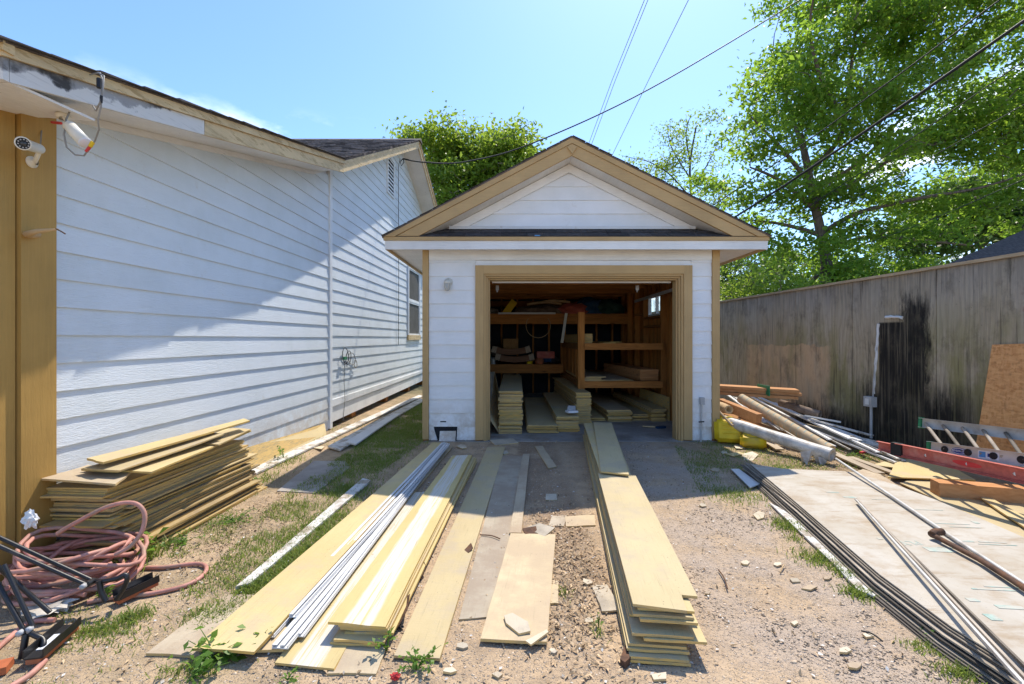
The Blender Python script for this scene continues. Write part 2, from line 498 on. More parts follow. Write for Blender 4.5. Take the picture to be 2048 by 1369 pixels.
M['lumber'] = wood_mat("new_lumber", (0.42, 0.20, 0.08), (0.52, 0.27, 0.12), 'X', 1.0, rand=0.12, knots=True)
M['ply_under'] = wood_mat("plywood_brown", (0.28, 0.14, 0.05), (0.36, 0.19, 0.07), 'Y', 1.0, rand=0.15, knots=False)
M['concrete'] = simple("concrete", (0.33, 0.30, 0.265), 0.9, 0.18, 2.5, 0.5, 90, dirt=(0.2, 0.16, 0.12), damt=(0.48, 0.72), dscale=2.0)
M['black_metal'] = simple("black_steel", (0.014, 0.014, 0.016), 0.4, 0.3, 9, 0.15, 90, dirt=(0.12, 0.09, 0.07), damt=(0.6, 0.8), dscale=8, spec=0.5)
M['grey_metal'] = simple("grey_metal", (0.42, 0.42, 0.42), 0.5, 0.12, 9, 0.1, 90, dirt=(0.2, 0.17, 0.14), damt=(0.62, 0.8), dscale=9)
M['aluminium'] = simple("aluminium", (0.56, 0.55, 0.52), 0.45, 0.12, 8, 0.08, 120, dirt=(0.36, 0.31, 0.25), damt=(0.48, 0.75), dscale=7, metal=0.2)
M['hose'] = simple("pink_hose", (0.50, 0.235, 0.185), 0.55, 0.2, 12, 0.15, 90, dirt=(0.36, 0.25, 0.18), damt=(0.46, 0.68), dscale=7)
M['orange'] = simple("orange_foot", (0.45, 0.13, 0.05), 0.7, 0.2, 10, 0.2, 60, dirt=(0.25, 0.15, 0.1), damt=(0.5, 0.7))
M['jerry'] = simple("yellow_plastic", (0.68, 0.46, 0.018), 0.5, 0.15, 5, 0.1, 50, dirt=(0.42, 0.3, 0.08), damt=(0.55, 0.75))
M['red_glass'] = simple("red_fibreglass", (0.47, 0.115, 0.085), 0.55, 0.15, 7, 0.15, 90, stretch=(0.6, 4, 4), dirt=(0.5, 0.25, 0.2), damt=(0.5, 0.75), dscale=5)
M['green_cap'] = simple("green_plastic", (0.03, 0.2, 0.09), 0.5)
M['red_bright'] = simple("red_plastic", (0.55, 0.04, 0.04), 0.5)
M['black_plastic'] = simple("black_plastic", (0.02, 0.02, 0.022), 0.5)
M['rust'] = simple("rusty_iron", (0.10, 0.055, 0.035), 0.85, 0.35, 14, 0.5, 80, dirt=(0.2, 0.09, 0.04), damt=(0.45, 0.7), dscale=12)
M['cable'] = simple("cable_black", (0.02, 0.022, 0.025), 0.6)
M['cable_grey'] = simple("cable_grey", (0.26, 0.25, 0.23), 0.6)
M['cam_white'] = simple("camera_white", (0.72, 0.69, 0.60), 0.4, 0.06, 5, 0.03, 60)
M['screen'] = simple("insect_screen", (0.10, 0.098, 0.09), 0.85, 0.2, 2, 0.1, 200)
M['glass'] = glass_mat("dark_glass")
M['bark'] = simple("bark", (0.13, 0.105, 0.085), 0.95, 0.35, 6, 0.8, 30, stretch=(3, 3, 0.7))
M['bark_pale'] = simple("pale_bark", (0.26, 0.23, 0.19), 0.9, 0.3, 6, 0.6, 30, stretch=(3, 3, 0.7))
M['leaf'] = leaf_mat("leaf_green", (0.072, 0.15, 0.017), (0.155, 0.235, 0.032), (0.40, 0.63, 0.062), 0.52)
M['leaf_light'] = leaf_mat("leaf_yellow_green", (0.10, 0.18, 0.021), (0.17, 0.245, 0.034), (0.43, 0.60, 0.065), 0.5)
M['leaf_dark'] = leaf_mat("leaf_dark", (0.05, 0.10, 0.018), (0.09, 0.14, 0.03), (0.18, 0.32, 0.05), 0.4)
M['grass'] = leaf_mat("grass_blade", (0.11, 0.20, 0.03), (0.30, 0.31, 0.085), (0.34, 0.46, 0.08), 0.4)
M['weed'] = leaf_mat("weed_leaf", (0.09, 0.20, 0.025), (0.15, 0.26, 0.045), (0.28, 0.48, 0.06), 0.4)
M['straw'] = simple("dry_litter", (0.40, 0.29, 0.175), 0.9, 0.2, 5, 0.2, 60, island=0.5)
M['pebble'] = simple("pebble", (0.46, 0.36, 0.255), 0.9, 0.2, 20, 0.3, 90, island=0.5)
# ------------------------------------------------------------------ ground
def ground_mat():
    n = N("yard_dirt")
    v = n.coord
    x, y = n.sep(v)[0], n.sep(v)[1]
    big = n.noise(v, 0.9, 7, 0.62)
    mid = n.noise(v, 4.5, 8, 0.68)
    c = n.mix(n.ramp(big, 0.32, 0.68), (0.57, 0.42, 0.265), (0.48, 0.352, 0.225))
    c = n.mix(n.ramp(mid, 0.40, 0.70, 0, 0.85), c, (0.34, 0.25, 0.165))
    # grey crushed stone on the right-hand wheel track
    gx = n.math('MULTIPLY', n.ramp(x, 0.65, 1.2), n.ramp(x, 2.1, 2.5, 1, 0))
    gl = n.math('MULTIPLY', gx, n.ramp(n.noise(v, 2.2, 6, 0.6), 0.35, 0.62))
    c = n.mix(n.math('MULTIPLY', gl, 0.75), c, (0.45, 0.37, 0.30))
    # bare brown earth between the board piles
    wx = n.math('ADD', x, n.math('MULTIPLY_ADD', mid, 0.3, -0.15))
    br = n.math('MULTIPLY', n.ramp(wx, 0.02, 0.12), n.ramp(wx, 0.50, 0.62, 1, 0))
    br = n.math('MULTIPLY', br, n.ramp(n.noise(v, 1.6, 6, 0.6), 0.34, 0.56))
    br = n.math('MULTIPLY', br, n.ramp(y, 1.9, 2.5))
    c = n.mix(n.math('MULTIPLY', br, 0.65), c, (0.24, 0.155, 0.095))
    # dark mould under the grass on the far left and right
    gr = n.math('MULTIPLY', n.ramp(x, -0.85, -1.15), n.ramp(n.noise(v, 1.9, 7, 0.65), 0.40, 0.60))
    c = n.mix(n.math('MULTIPLY', gr, 0.6), c, (0.24, 0.19, 0.11))
    g2 = n.math('MULTIPLY', n.math('MULTIPLY', n.ramp(x, 1.9, 2.4), n.ramp(y, 3.9, 4.6)), n.ramp(n.noise(v, 2.4, 7, 0.65), 0.36, 0.55))
    c = n.mix(n.math('MULTIPLY', g2, 0.7), c, (0.29, 0.21, 0.11))
    far = n.ramp(y, 9.0, 14.0)
    c = n.mix(far, c, (0.09, 0.10, 0.04))
    # small stones
    p1 = n.voro(v, 62); col1 = n.voro(v, 62, out="Color")
    w1 = n.sep(col1)[0]
    st = n.math('MULTIPLY', n.ramp(p1, 0.25, 0.42, 1, 0), n.ramp(w1, 0.48, 0.56))
    c = n.mix(n.math('MULTIPLY', st, 0.65), c, n.mix(n.sep(col1)[1], (0.33, 0.27, 0.22), (0.66, 0.57, 0.48)))
    p2 = n.voro(v, 150); col2 = n.voro(v, 150, out="Color")
    st2 = n.math('MULTIPLY', n.ramp(p2, 0.25, 0.45, 1, 0), n.ramp(n.sep(col2)[0], 0.45, 0.55))
    c = n.mix(n.math('MULTIPLY', st2, 0.6), c, n.mix(n.sep(col2)[1], (0.25, 0.195, 0.15), (0.66, 0.56, 0.46)))
    h = n.math('ADD', n.math('MULTIPLY', n.math('SUBTRACT', 1, p1), n.math('MULTIPLY', st, 0.8)), n.math('MULTIPLY', st2, 0.4))
    h = n.math('ADD', h, n.math('MULTIPLY', n.noise(v, 45, 6, 0.7), 0.8))
    nb = n.bump(n.noise(v, 9, 7, 0.65), 0.7, 0.04)
    nb = n.bump(h, 0.9, 0.012, nb)
    return n.done(c, 0.95, nb, 0, 0.15)
M['ground'] = ground_mat()

def gz(x, y):
    "height of the yard: never above the level the boards lie on"
    h = mnoise.noise((x * 1.3, y * 1.3, 2.0)) * 0.010 + mnoise.noise((x * 5, y * 5, 7.0)) * 0.005
    return min(0.0, h) - 0.001

xs = np.concatenate([np.linspace(-1500, -40, 9), np.linspace(-30, -5, 14), np.arange(-4.2, 5.8, 0.07), np.linspace(6.5, 30, 14), np.linspace(40, 1500, 9)])
ys = np.concatenate([np.linspace(-1500, -20, 8), np.linspace(-12, 0.5, 8), np.arange(0.9, 8.5, 0.07), np.linspace(9, 40, 20), np.linspace(60, 2500, 12)])
nx, ny = len(xs), len(ys)
gv = np.array([(x, y, gz(x, y) if (-4.3 < x < 5.8 and 0.8 < y < 8.6) else -0.004) for y in ys for x in xs])
gi = np.arange(nx * ny).reshape(ny, nx)
gf = np.stack([gi[:-1, :-1], gi[:-1, 1:], gi[1:, 1:], gi[1:, :-1]], -1).reshape(-1, 4)
np_mesh("ground", gv, gf, M['ground'], smooth=True, kind="structure")

# ------------------------------------------------------------------ house on the left
def XW(Y): return -2.981 + 0.023 * Y           # the wall that faces the drive
def XF(Y): return XW(Y) + 0.45                 # the rake boards, one overhang out
RK = [(2.246, 2.666), (6.436, 3.755), (11.13, 6.06), (14.4, 4.70)]   # underside of the rake: low porch slope, then the gable
def zr(Y):
    for (a, b), (c, d) in zip(RK[:-1], RK[1:]):
        if Y <= c: return b + (d - b) * (Y - a) / (c - a)
    return RK[-1][1]

house = thing("house", (-3.2, 7.0, 0), "white lap sided house with tan corner boards and cream rake boards left of the drive", "house")

def lap_poly(poly, z0, th=0.021):
    "a siding board cut to a polygon in (Y, z): thick at its lower edge"
    inn, out = [], []
    for (Y, z) in poly:
        t = th - (th - 0.006) * max(0, min(1, (z - z0) / 0.2))
        inn.append((XW(Y) - 0.012, Y, z)); out.append((XW(Y) + t, Y, z))
    return inn, out

def add_lap(mb, poly, z0, th=0.021):
    inn, out = lap_poly(poly, z0, th)
    n = len(poly)
    # (Y, z) counter-clockwise seen from +X
    mb.add(inn + out, [tuple(reversed(range(n))), tuple(range(n, 2 * n))] + [(i, (i + 1) % n, (i + 1) % n + n, i + n) for i in range(n)])

REV = 0.1795
joints = random.Random(12)
def courses(Y0, Y1, zs, lines, parent):
    k = 0
    z = zs
    while z < 6.3:
        poly = [(Y0, z), (Y1, z), (Y1, z + REV + 0.012), (Y0, z + REV + 0.012)]
        for ln in lines:
            if poly: poly = clip(poly, *ln)
        if len(poly) >= 3:
            area = max(p[0] for p in poly) - min(p[0] for p in poly)
            if area > 0.06:
                # butt joints on the long courses
                cut = joints.uniform(8.2, 12.5) if Y1 > 10 and k % 2 else None
                pcs = [poly] if cut is None else [clip(poly, 1, 0, cut - .002), clip(poly, -1, 0, -cut - .002)]
                for pc in pcs:
                    if len(pc) < 3: continue
                    mb = MB(); add_lap(mb, pc, z)
                    mb.build("siding_board", M['siding'], parent)
        z += REV
        k += 1

def line_under(p, q, drop=0.0):
    "half-plane (a, b, c) of the points below the line through p and q"
    m = (q[1] - p[1]) / (q[0] - p[0])
    return (-m, 1.0, p[1] - m * p[0] - drop)
courses(2.87, 6.97, 1.423 - REV * 7, [line_under(RK[0], RK[1], -0.02)], house)
courses(7.06, 14.2, 1.449 - REV * 6, [line_under(RK[1], RK[2], -0.02), line_under(RK[2], RK[3], -0.02)], house)
# sheathing behind the boards and the return walls of the house
mb = MB()
prof = [(2.5, 0.30), (14.2, 0.30), (14.2, zr(14.2)), (11.13, 6.06), (6.436, 3.755), (2.5, zr(2.5))]
mb.prism([(XW(y) - 0.02, y, z) for y, z in prof], (-0.10, 0, 0)).build("sheathing", M['white_post'], house)
mb = MB()
mb.box((-9.0, 2.52, 0.30), (XW(2.5) - 0.13, 2.62, zr(2.5) + 0.0))
mb.build('return_wall', M['siding_x'], house); mb = MB()
mb.box((-9.0, 14.1, 0.30), (XW(14) - 0.13, 14.2, 4.7))
mb.build("return_wall", M['siding_x'], house)
# corner board in the middle of the wall, with a narrow bead beside it
MB().hexa([(XW(6.972) - .01, 6.972, .02), (XW(6.972) + .038, 6.972, .02), (XW(7.055) + .038, 7.055, .02), (XW(7.055) - .01, 7.055, .02),
           (XW(6.972) - .01, 6.972, zr(6.97) - .02), (XW(6.972) + .038, 6.972, zr(6.97) - .02), (XW(7.055) + .038, 7.055, zr(7.05) - .02), (XW(7.055) - .01, 7.055, zr(7.05) - .02)]).build("corner_board", M['white_post'], house)
# tan boards at the near corner
for (a, b, th, zb) in ((2.665, 2.868, .045, .02), (2.47, 2.655, .022, .02)):
    o = MB().hexa([(XW(a) - .02, a, zb), (XW(a) + th, a, zb), (XW(b) + th, b, zb), (XW(b) - .02, b, zb),
               (XW(a) - .02, a, zr(a) + .02), (XW(a) + th, a, zr(a) + .02), (XW(b) + th, b, zr(b) + .02), (XW(b) - .02, b, zr(b) + .02)]).build("corner_board", M['tan_col'], house, label="broad tan painted corner board")
# skirt boards and piers under the far part
for (z0, z1, th, nm) in ((0.345, 0.455, .034, "skirt_trim"), (0.10, 0.335, .012, "skirt_board")):
    a, b = 7.06, 14.2
    MB().hexa([(XW(a) - .03, a, z0), (XW(a) + th, a, z0), (XW(b) + th, b, z0 + .06), (XW(b) - .03, b, z0 + .06),
               (XW(a) - .03, a, z1), (XW(a) + th, a, z1), (XW(b) + th, b, z1 + .01), (XW(b) - .03, b, z1 + .01)]).build(nm, M['white_post'], house)
a, b = 2.87, 6.97
MB().hexa([(XW(a) - .04, a, .0), (XW(a) + .004, a, .0), (XW(b) + .004, b, .0), (XW(b) - .04, b, .0),
           (XW(a) - .04, a, .36), (XW(a) + .004, a, .36), (XW(b) + .004, b, .36), (XW(b) - .04, b, .36)]).build("skirt_board", M['white_post'], house)
for y in (8.2, 10.2, 12.2, 14.0):
    MB().box((XW(y) - .3, y - .1, -0.02), (XW(y) - .06, y + .1, .3)).build("pier", M['studwood'], house)
MB().box((-9, 2.6, .26), (XW(8) - .15, 14.1, .30)).build("floor_deck", M['studwood_y'], house)

# rake boards (cream), with the separate peeling grey-white length at the near end
def rake(y0, y1, za, zb, out, mat, name, label=None, thick=.03):
    c = []
    for zoff in (za, zb):
        for (y, dx) in ((y0, 0), (y0, out), (y1, out), (y1, 0)):
            c.append((XF(y) - thick + dx, y, zr(y) + zoff))
    return MB().hexa(c).build(name, mat, house, label)
rake(2.246, 3.62, .0, .115, .030, M['peeling'], "rake_board", "peeling grey and white length of rake board")
rake(3.625, 6.434, .0, .115, .030, M['fascia_y'], "rake_board")
rake(6.437, 11.128, .0, .125, .030, M['fascia_y'], "rake_board")
rake(11.132, 14.4, .0, .125, .030, M['fascia_y'], "rake_board")
rake(2.20, 6.434, .117, .175, .050, M['fascia_y'], "rake_trim")
rake(6.437, 11.128, .127, .165, .050, M['fascia_y'], "rake_trim")
rake(11.132, 14.42, .127, .165, .050, M['fascia_y'], "rake_trim")
# end board across the near eave
MB().box((-9.0, 2.215, 2.665), (XF(2.24) + .001, 2.243, 2.79)).build("eave_board", M['peeling'], house)
MB().box((-9.0, 2.19, 2.793), (XF(2.24) + .03, 2.243, 2.84)).build("eave_trim", M['fascia_y'], house)
# soffits follow the slope
for (y0, y1) in ((2.25, 6.43), (6.44, 11.125), (11.135, 14.4)):
    c = []
    for zo in (.022, .04):
        c += [(XW(y0) - .01, y0, zr(y0) + zo), (XF(y0) - .032, y0, zr(y0) + zo), (XF(y1) - .032, y1, zr(y1) + zo), (XW(y1) - .01, y1, zr(y1) + zo)]
    MB().hexa(c).build("soffit", M['soffit'], house)
MB().box((-9, 2.245, 2.67), (XW(2.4) - .012, 2.50, 2.69)).build("soffit", M['soffit'], house)
# frieze strip where the soffit meets the wall
for (y0, y1) in ((2.87, 6.43), (6.44, 6.97), (7.06, 11.125), (11.135, 14.2)):
    c = []
    for zo in (-.03, .02):
        c += [(XW(y0), y0, zr(y0) + zo), (XW(y0) + .032, y0, zr(y0) + zo), (XW(y1) + .032, y1, zr(y1) + zo), (XW(y1), y1, zr(y1) + zo)]
    if y0 < 7: MB().hexa(c).build("frieze_board", M['soffit'], house)
# the loose triangular soffit panel hanging open at the near corner
tri = [P(-60, 168, 2.25), P(18, 166, 2.25), P(190, 243, 2.75), P(92, 236, 2.78), P(-60, 234, 2.60)]
MB().prism(tri, (0, 0, .014)).build("loose_soffit", M['soffit'], house, label="white soffit panel hanging open at the corner")
# roof decks
def roof_slab(name, ya, yb, zoff, x0, x1a, x1b, th=.03, mat='shingle'):
    c = []
    for t in (0, th):
        c += [(x0, ya, zr(ya) + zoff + t), (x1a, ya, zr(ya) + zoff + t), (x1b, yb, zr(yb) + zoff + t), (x0, yb, zr(yb) + zoff + t)]
    return MB().hexa(c).build(name, M[mat], house)
roof_slab("roof_deck", 2.16, 6.43, .177, -9.2, XF(2.2) + .03, XF(6.4) + .03, .008)
roof_slab("roof_deck", 6.44, 11.13, .168, -9.2, XF(6.4) + .03, XF(11) + .03)
roof_slab("roof_deck", 11.13, 14.6, .168, -9.2, XF(11) + .03, XF(14) + .03)
# shingles on the slope that faces the drive: too small here to pick apart, so one part, every tab its own geometry
vs, fs = [], []
m = (RK[2][1] - RK[1][1]) / (RK[2][0] - RK[1][0])
dy = .145
y = 6.47; row = 0
while y < 11.1:
    x = -9.2 - (row % 2) * .16
    while x < XF(y) + .045:
        w = random.uniform(.13, .30)
        xe = min(x + w - .006, XF(y) + .05)
        if xe - x > .03:
            j = random.uniform(0, .012); t = random.uniform(.010, .020)
            y0, y1 = y - .02 + j, min(y + dy + .02, 11.13)
            z0 = zr(6.44) + m * (y0 - 6.44) + .198 + .008; z1 = zr(6.44) + m * (y1 - 6.44) + .198 + .002
            n = len(vs)
            vs += [(x, y0, z0), (xe, y0, z0), (xe, y1, z1), (x, y1, z1), (x, y0, z0 + t), (xe, y0, z0 + t), (xe, y1, z1 + t * .4), (x, y1, z1 + t * .4)]
            fs += [(n + 4, n + 5, n + 6, n + 7), (n, n + 1, n + 5, n + 4), (n + 1, n + 2, n + 6, n + 5), (n + 3, n, n + 4, n + 7)]
        x += w
    y += dy; row += 1
np_mesh("roof_shingles", np.array(vs), np.array(fs), M['shingle'], parent=house, kind="stuff")
# ragged shingle edge along the low rake
y = 2.14
while y < 6.4:
    L = random.uniform(.22, .34)
    y1 = min(y + L, 6.43)
    o = random.uniform(.05, .075); t = random.uniform(.005, .016)
    c = []
    for zo, tt in ((.186, 0), (.186, t)):
        c += [(XF(y) - .5, y, zr(y) + zo + tt + .004), (XF(y) + o, y, zr(y) + zo + tt), (XF(y1) + o, y1, zr(y1) + zo + tt * .3), (XF(y1) - .5, y1, zr(y1) + zo + tt * .3 + .004)]
    MB().hexa(c).build("shingle", M['shingle_part'], house)
    y += L * .97
c = []
for zo in (.2, .225):
    c += [(XF(10.7) + .05 - 7, 10.95, zr(10.95) + zo), (XF(11) + .055, 10.95, zr(10.95) + zo), (XF(11) + .055, 11.3, zr(11.3) + zo), (XF(10.7) - 7, 11.3, zr(11.3) + zo)]
MB().prism([(-9.2, 10.97, zr(10.97) + .215), (-9.2, 11.13, zr(11.13) + .235), (-9.2, 11.29, zr(11.29) + .215)], (XF(11) + 9.26, 0, 0)).build("ridge_cap", M['shingle'], house)

# window in the far part of the wall
wa, wb, z0, z1 = 11.78, 13.0, 1.50, 3.24
win = MB()
def wall_bar(mb, ya, yb, za, zb, x0, x1):
    mb.hexa([(XW(ya) + x0, ya, za), (XW(ya) + x1, ya, za), (XW(yb) + x1, yb, za), (XW(yb) + x0, yb, za),
             (XW(ya) + x0, ya, zb), (XW(ya) + x1, ya, zb), (XW(yb) + x1, yb, zb), (XW(yb) + x0, yb, zb)])
    return mb
wall_bar(win, wa - .07, wa, z0, z1, .0, .05); wall_bar(win, wb, wb + .07, z0, z1, .0, .05); wall_bar(win, wa - .07, wb + .07, z1 + .001, z1 + .08, 0, .05)
win = win.build("window", M['white_post'], house)
sash = MB()
zm = (z0 + z1) / 2 + .02
for (za, zb) in ((z0, zm - .02), (zm + .02, z1)):
    wall_bar(sash, wa + .001, wa + .05, za, zb, .01, .04); wall_bar(sash, wb - .05, wb - .001, za, zb, .01, .04)
    wall_bar(sash, wa + .05, wb - .05, za, za + .04, .01, .039); wall_bar(sash, wa + .05, wb - .05, zb - .04, zb, .01, .039)
wall_bar(sash, wa + .001, wb - .001, zm - .02, zm + .02, .01, .045)
sash.build("sash", M['white_post'], win)
for (za, zb) in ((z0, zm - .02), (zm + .02, z1)):
    wall_bar(MB(), wa + .045, wb - .045, za + .035, zb - .035, .012, .024).build("pane", M['screen'], win)
wall_bar(MB(), wa - .09, wb + .09, z0 - .13, z0 - .001, .0, .06).build("sill", M['fascia_y'], win)
# louvred gable vent
va, vb, z0, z1 = 9.98, 10.42, 4.65, 5.42
v0 = MB()
wall_bar(v0, va - .05, va, z0 - .05, z1 + .05, 0, .045); wall_bar(v0, vb, vb + .05, z0 - .05, z1 + .05, 0, .045)
wall_bar(v0, va, vb, z0 - .05, z0, 0, .044); wall_bar(v0, va, vb, z1, z1 + .05, 0, .044)
vent = v0.build("gable_vent", M['white_post'], house)
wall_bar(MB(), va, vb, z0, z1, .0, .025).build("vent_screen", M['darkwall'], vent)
z = z0 + .03
while z < z1 - .04:
    MB().hexa([(XW(va) + .042, va + .002, z), (XW(va) + .045, va + .002, z - .004), (XW(vb) + .045, vb - .002, z - .004), (XW(vb) + .042, vb - .002, z),
               (XW(va) + .026, va + .002, z + .05), (XW(va) + .03, va + .002, z + .052), (XW(vb) + .03, vb - .002, z + .052), (XW(vb) + .026, vb - .002, z + .05)]).build("slat", M['white_post'], vent)
    z += .085

# ------------------------------------------------------------------ garage
GX0, GX1, GY, GB = -1.22, 2.83, 6.24, 11.75      # outer width, front wall, back wall
garage = thing("garage", (0.8, 6.24, 0), "small white single garage with tan trim and its big doorway open", "garage")
DX0, DX1, DZ = -0.50, 2.455, 2.40                # outer edges of the door casing
EZ = 2.61                                        # eave soffit
# lap boards either side of the opening and above it
gz0, grev = 0.012, 0.1868
for (a, b) in ((GX0 + .085, DX0 + .004), (DX1 - .004, GX1 - .10)):
    z = gz0
    while z < EZ - .06:
        zt = min(z + grev + .01, EZ)
        if a < 0 and z < .1:
            # the lowest left board is broken open
            MB().hexa([(a, GY, z), (a, GY - .02, z), (a + .10, GY - .02, z), (a + .12, GY, z), (a, GY, zt), (a, GY - .007, zt), (a + .06, GY - .007, zt), (a + .06, GY, zt)]).build("siding_board", M['siding_x'], garage)
            MB().hexa([(b - .27, GY, z), (b - .26, GY - .02, z), (b, GY - .02, z), (b, GY, z), (b - .26, GY, zt), (b - .25, GY - .007, zt), (b, GY - .007, zt), (b, GY, zt)]).build("siding_board", M['siding_x'], garage)
            MB().hexa([(a + .14, GY - .02, z - .03), (a + .14, GY - .035, z - .03), (a + .36, GY - .05, z - .04), (a + .36, GY - .03, z - .04),
                       (a + .15, GY - .01, z + .125), (a + .15, GY - .02, z + .125), (a + .37, GY - .035, z + .13), (a + .37, GY - .02, z + .13)]).build("siding_board", M['siding_x'], garage, label="broken length of white siding")
        elif z + grev < DZ + .02 or True:
            MB().hexa([(a, GY, z), (a, GY - .022, z), (b, GY - .022, z), (b, GY, z), (a, GY, zt), (a, GY - .007, zt), (b, GY - .007, zt), (b, GY, zt)]).build("siding_board", M['siding_x'], garage)
        z += grev
for (z, zt) in ((DZ + .002, DZ + .07), (DZ + .072, EZ)):
    MB().hexa([(DX0 + .006, GY, z), (DX0 + .006, GY - .023, z), (DX1 - .006, GY - .023, z), (DX1 - .006, GY, z), (DX0 + .006, GY, zt), (DX0 + .006, GY - .009, zt), (DX1 - .006, GY - .009, zt), (DX1 - .006, GY, zt)]).build("siding_board", M['siding_x'], garage)
MB().box((GX0 + .087, GY - .036, EZ - .135), (GX1 - .105, GY - .024, EZ - .002)).build("frieze_board", M['white_trim'], garage)
# structural front wall behind the boards
mb = MB()
mb.box((GX0, GY + .001, 0), (DX0 + .06, GY + .10, EZ)); mb.box((DX1 - .06, GY + .001, 0), (GX1, GY + .10, EZ)); mb.box((DX0 + .06, GY + .001, DZ - .05), (DX1 - .06, GY + .10, EZ))
mb.build("front_wall", M['studwood'], garage)
MB().box((GX0 + .09, GY - .006, .004), (DX0 - .01, GY - .002, .24)).build('hole_shade_panel', M['darkwall'], garage)  # near-black panel stands in for the shade inside the broken opening
# tan corner boards
MB().box((GX0, GY - .045, .03), (GX0 + .082, GY - .0, EZ - .003)).build("corner_board", M['tan_z'], garage)
MB().box((GX1 - .098, GY - .045, .03), (GX1, GY - .0, EZ - .003)).build("corner_board", M['tan_z'], garage)
# door casing: outer board, bead, jamb
cw = .115
MB().box((DX0, GY - .05, .02), (DX0 + cw, GY - .001, DZ)).build("door_casing", M['tan_z'], garage)
MB().box((DX1 - cw, GY - .05, .02), (DX1, GY - .001, DZ)).build("door_casing", M['tan_z'], garage)
MB().box((DX0 + cw + .001, GY - .05, DZ - cw), (DX1 - cw - .001, GY - .001, DZ)).build("door_casing", M['tan_x'], garage)
for (k, (d, yf)) in enumerate(((.030, -.03), (.056, .0), (.078, .04))):
    a = DX0 + cw + (.0 if k == 0 else (.030, .056)[k - 1]) + .001
    b = DX0 + cw + d
    yb = GY + .02 + .05 * k
    MB().box((a, GY + yf, .0), (b, yb + .06, DZ - cw - d)).build("door_jamb", M['tan_z'], garage)
    MB().box((DX1 - (b - DX0), GY + yf, .0), (DX1 - (a - DX0), yb + .06, DZ - cw - d)).build("door_jamb", M['tan_z'], garage)
    zt = DZ - cw - (.0 if k == 0 else (.030, .056)[k - 1]) - .001
    MB().box((DX0 + (a - DX0), GY + yf + .001, DZ - cw - d + .001), (DX1 - (a - DX0), yb + .059, zt)).build("door_jamb", M['tan_x'], garage)
# white edge of the raised door and its track brackets
MB().box((DX0 + .22, GY + .16, 2.185), (DX1 - .22, GY + .20, 2.21)).build("raised_door_edge", M['white_strip'], garage)
for x in (DX0 + .26, DX1 - .62):
    mb = MB(); mb.box((x, GY + .5, 2.12), (x + .045, GY + .53, 2.19)); mb.tube([(x + .02, GY + .51, 2.16), (x + .02, GY + .51, 2.09)], .010)
    mb.build("track_bracket", M['grey_metal'], garage)
MB().beam((2.50, GY + .35, 2.16), (2.50, GY + 3.0, 2.16), .03, .05).build("door_track", M['grey_metal'], garage)
# side and back walls
MB().box((GX0, GY + .101, 0), (GX0 + .02, GB, EZ)).build("side_wall", M['siding'], garage)
# back wall: dark felt behind studs
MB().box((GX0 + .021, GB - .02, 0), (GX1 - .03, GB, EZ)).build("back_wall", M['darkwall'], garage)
x = GX0 + .12
while x < GX1 - .2:
    MB().box((x, GB - .115, .0), (x + .045, GB - .021, EZ - .05)).build("stud", M['studwood'], garage)
    x += .405
# right side wall: rough vertical boards with dark gaps, window between studs
wy0, wy1, wz0, wz1 = 8.34, 9.30, 1.86, 2.235
y = GY + .102
k = 0
rr = random.Random(3)
MB().box((GX1 - .008, GY + .101, 0), (GX1, wy0, EZ)).build("side_wall", M['siding'], garage)
MB().box((GX1 - .008, wy1, 0), (GX1, GB, EZ)).build("side_wall", M['siding'], garage)
MB().box((GX1 - .008, wy0 + .001, 0), (GX1, wy1 - .001, wz0)).build("side_wall", M['siding'], garage)
MB().box((GX1 - .008, wy0 + .001, wz1), (GX1, wy1 - .001, EZ)).build("side_wall", M['siding'], garage)
while y < GB - .1:
    w = rr.choice((.12, .15, .19)); 
    spans = [(0.02, EZ)]
    if y + w > wy0 and y < wy1: spans = [(0.02, wz0 - .02), (wz1 + .02, EZ)]
    for (za, zb) in spans:
        MB().box((GX1 - .03, y, za), (GX1 - .010, min(y + w - rr.choice((.008, .018, .032)), GB - .02), zb)).build("wall_board", M['studwood'], garage)
    y += w
for yy in (6.9, 7.30, 7.75, 8.24, 9.34, 10.0, 10.6, 11.2):
    MB().box((GX1 - .135, yy, 0), (GX1 - .032, yy + .05, EZ)).build("stud", M['studwood'], garage)
for (ya, yb, z) in ((8.292, 9.338, wz0 - .065), (8.292, 9.338, wz1 + .02), (8.292, 9.338, 1.62), (9.392, 9.998, 1.9)):
    MB().box((GX1 - .12, ya, z), (GX1 - .034, yb, z + .04)).build("blocking", M['studwood_y'], garage)
gw = MB()
gw.box((GX1 - .05, wy0, wz0 - .018), (GX1 + .012, wy1, wz0 + .02)); gw.box((GX1 - .05, wy0, wz1 - .02), (GX1 + .012, wy1, wz1 + .018))
gw.box((GX1 - .05, wy0, wz0 + .021), (GX1 + .012, wy0 + .03, wz1 - .021)); gw.box((GX1 - .05, wy1 - .03, wz0 + .021), (GX1 + .012, wy1, wz1 - .021)); gw.box((GX1 - .045, 8.80, wz0 + .021), (GX1 + .01, 8.84, wz1 - .021))
gwin = gw.build("side_window", M['white_post'], garage)
